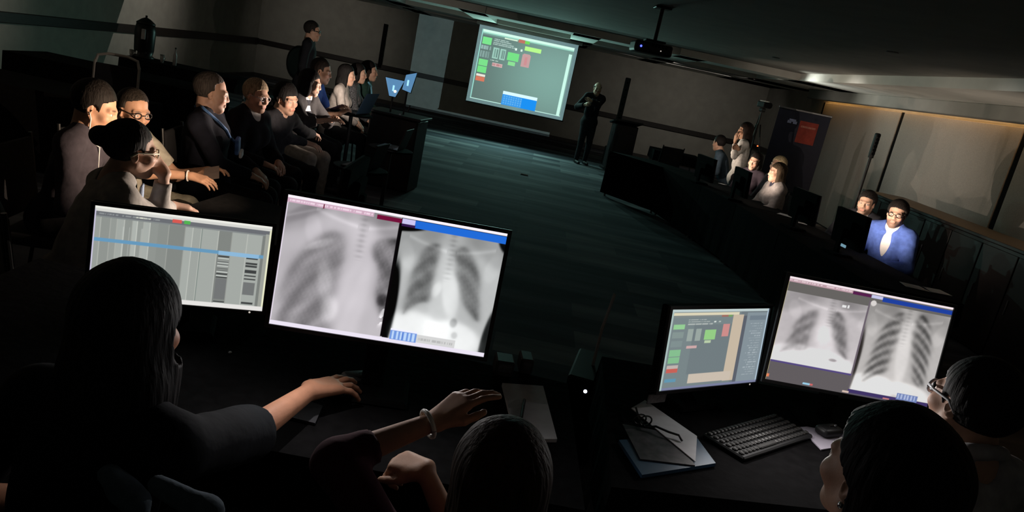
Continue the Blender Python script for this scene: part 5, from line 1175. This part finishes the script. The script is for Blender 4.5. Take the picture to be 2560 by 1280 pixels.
# right workstation
sheet('folder', [(1545, 1108), (1603, 1196), (1787, 1166), (1735, 1095)], DZ+.001, .012, mat('folder_blue', (.03, .085, .16), .5, .2, 12), 'blue folder lying under the papers at the right workstation', 'folder')
sheet('printed_leaflet', [(1555, 1062), (1600, 1150), (1737, 1166), (1700, 1090)], DZ+.0135, .004, mat('leaflet_dim', (.05, .045, .05), .6, .7, 26), 'dim printed leaflet lying on the blue folder', 'leaflet')
sheet('paper_sheet', [(1578, 1022), (1612, 1002), (1742, 1092), (1738, 1156)], DZ+.0178, .003, M_pap, 'pale paper sheet under the folded eyeglasses', 'paper')
gl = empty('eyeglasses', tuple(atz(1620, 1062, DZ+.022)), 0, 'black eyeglasses lying on the pale paper sheet', 'eyeglasses'); g0 = A(gl.location)
def gp(x, y, z): return tuple(atz(x, y, DZ+.022+z)-g0)
M_gl = mat('eyeglass_black', (.010, .010, .010), .35, .1)
MB().tube([gp(1612, 1068, .006), gp(1640, 1066, .014), gp(1672, 1080, .014), gp(1697, 1088, .012), gp(1705, 1102, .004)], .004, 6).build('temple', M_gl, gl); MB().tube([gp(1590, 1020, .006), gp(1597, 1045, .006), gp(1612, 1068, .006)], .004, 6).build('temple', M_gl, gl)
for cx0, cy0 in ((1600, 1048), (1614, 1052)):
    MB().tube([(A(gp(cx0, cy0, .022))+A((.022*math.cos(t), .010*math.cos(t), .018*math.sin(t)))) for t in np.linspace(0, 2*math.pi, 17)], .003, 6, cap=False).build('rim', M_gl, gl)
kq = [atz(x, y, DZ) for x, y in ((1745, 1083), (1945, 1028), (2048, 1108), (1830, 1178))]; kc = np.mean(kq, 0); kd = kq[1]-kq[0]; ka = math.atan2(kd[1], kd[0])
kb = empty('keyboard', (kc[0], kc[1], DZ+.001), ka, 'black computer keyboard before the right x-ray monitor', 'keyboard')
MB().box((0, 0, .008), (.46, .17, .016), bev=.005).build('keyboard_base', M_black, kb)
M_key = mat('key_black', (.030, .029, .028), .45, .2); km = MB().box((0, 0, 0), (.019, .019, .008), bev=.003, taper=.85).mesh('key'); km.materials.append(M_key); first = None
for r_ in range(6):
    for c2 in range(20):
        if r_ == 5 and 5 <= c2 <= 9: continue
        o = bpy.data.objects.new('key', km); COL.objects.link(o); o.parent = kb; o.location = (-.213+c2*.0224, .068-r_*.026, .019)
o = MB().box((-.213+7*.0224, .068-5*.026, .019), (.108, .019, .008), bev=.003).build('space_bar', M_key, kb)
sheet('paper_note', [(1998, 1070), (2140, 1058), (2150, 1110), (2052, 1126)], DZ+.001, .004, mat('paper_violet', (.46, .42, .50), .85, .05), 'pale violet paper under the mouse at the right workstation', 'paper')
q = atz(2068, 1090, DZ); mouse((q[0], q[1], DZ+.006), R(-60), 'black computer mouse on the violet paper')
# papers along the right row
for i, (px, lb, m_) in enumerate((((1688, 381), 'white paper at the far end of the right row', M_white), ((1797, 446), 'bright white paper before the person in the slate blue jumper', M_white), ((1850, 470), 'small grey paper next to the bright white paper', M_pap), ((2020, 551), 'long grey paper in the bend of the right row', M_pap), ((2062, 571), 'small white card on the right row table', M_white), ((2365, 735), 'white paper at the near end of the right row', M_white), ((2415, 745), 'small pale paper at the nearest table corner', M_white))):
    p_ = atz(px[0], px[1], DZ)-A((.26 if i else 0, 0, 0)); w_, d_ = (.16, .20) if i not in (2, 4) else (.08, .10)
    o = MB().box((0, 0, .004), (w_, d_, .004), bev=.001).build('loose_paper', m_, None, (p_[0], p_[1], DZ), (0, 0, R(20+13*i))); tag(o, lb, 'paper')
# sticker on the monitor back and blue-white cardigan over a chair at lower left
q = at(300, 1185, 1.25); cg = empty('folded_cardigan', (q[0], q[1], q[2]-.06), R(-12), 'pale blue cardigan hanging over a chair back at the lower left', 'cardigan')
def lump(name, pr, m, par, h=.008):
    a_, b_ = prim_bounds(pr, .03); F_, ax_ = field(pr, a_, b_, h); F_ = F_+folds(ax_, 5, .005); v_, q_ = nets(F_, a_, h); return link(name, np_mesh(name, v_, q_), m, par)
e2 = at(470, 1238, 1.25)-at(300, 1185, 1.25)
M_card = mat('cardigan_blue', (.09, .12, .15), .95, .2, 40, .3)
lump('shoulder', [cone((-.02, 0, .05), (.035, .02, .0), .02, .022, .02), cone((.0, 0, .02), (.05, .01, -.02), .022, .015, .02)], M_card, cg)
lump('sleeve', [cone((e2[0]-.05, 0, e2[2]+.08), (e2[0]+.04, .02, e2[2]+.05), .018, .026, .02), cone((e2[0]+.04, .02, e2[2]+.05), (e2[0]+.05, .02, e2[2]+.0), .024, .02, .02)], M_card, cg)
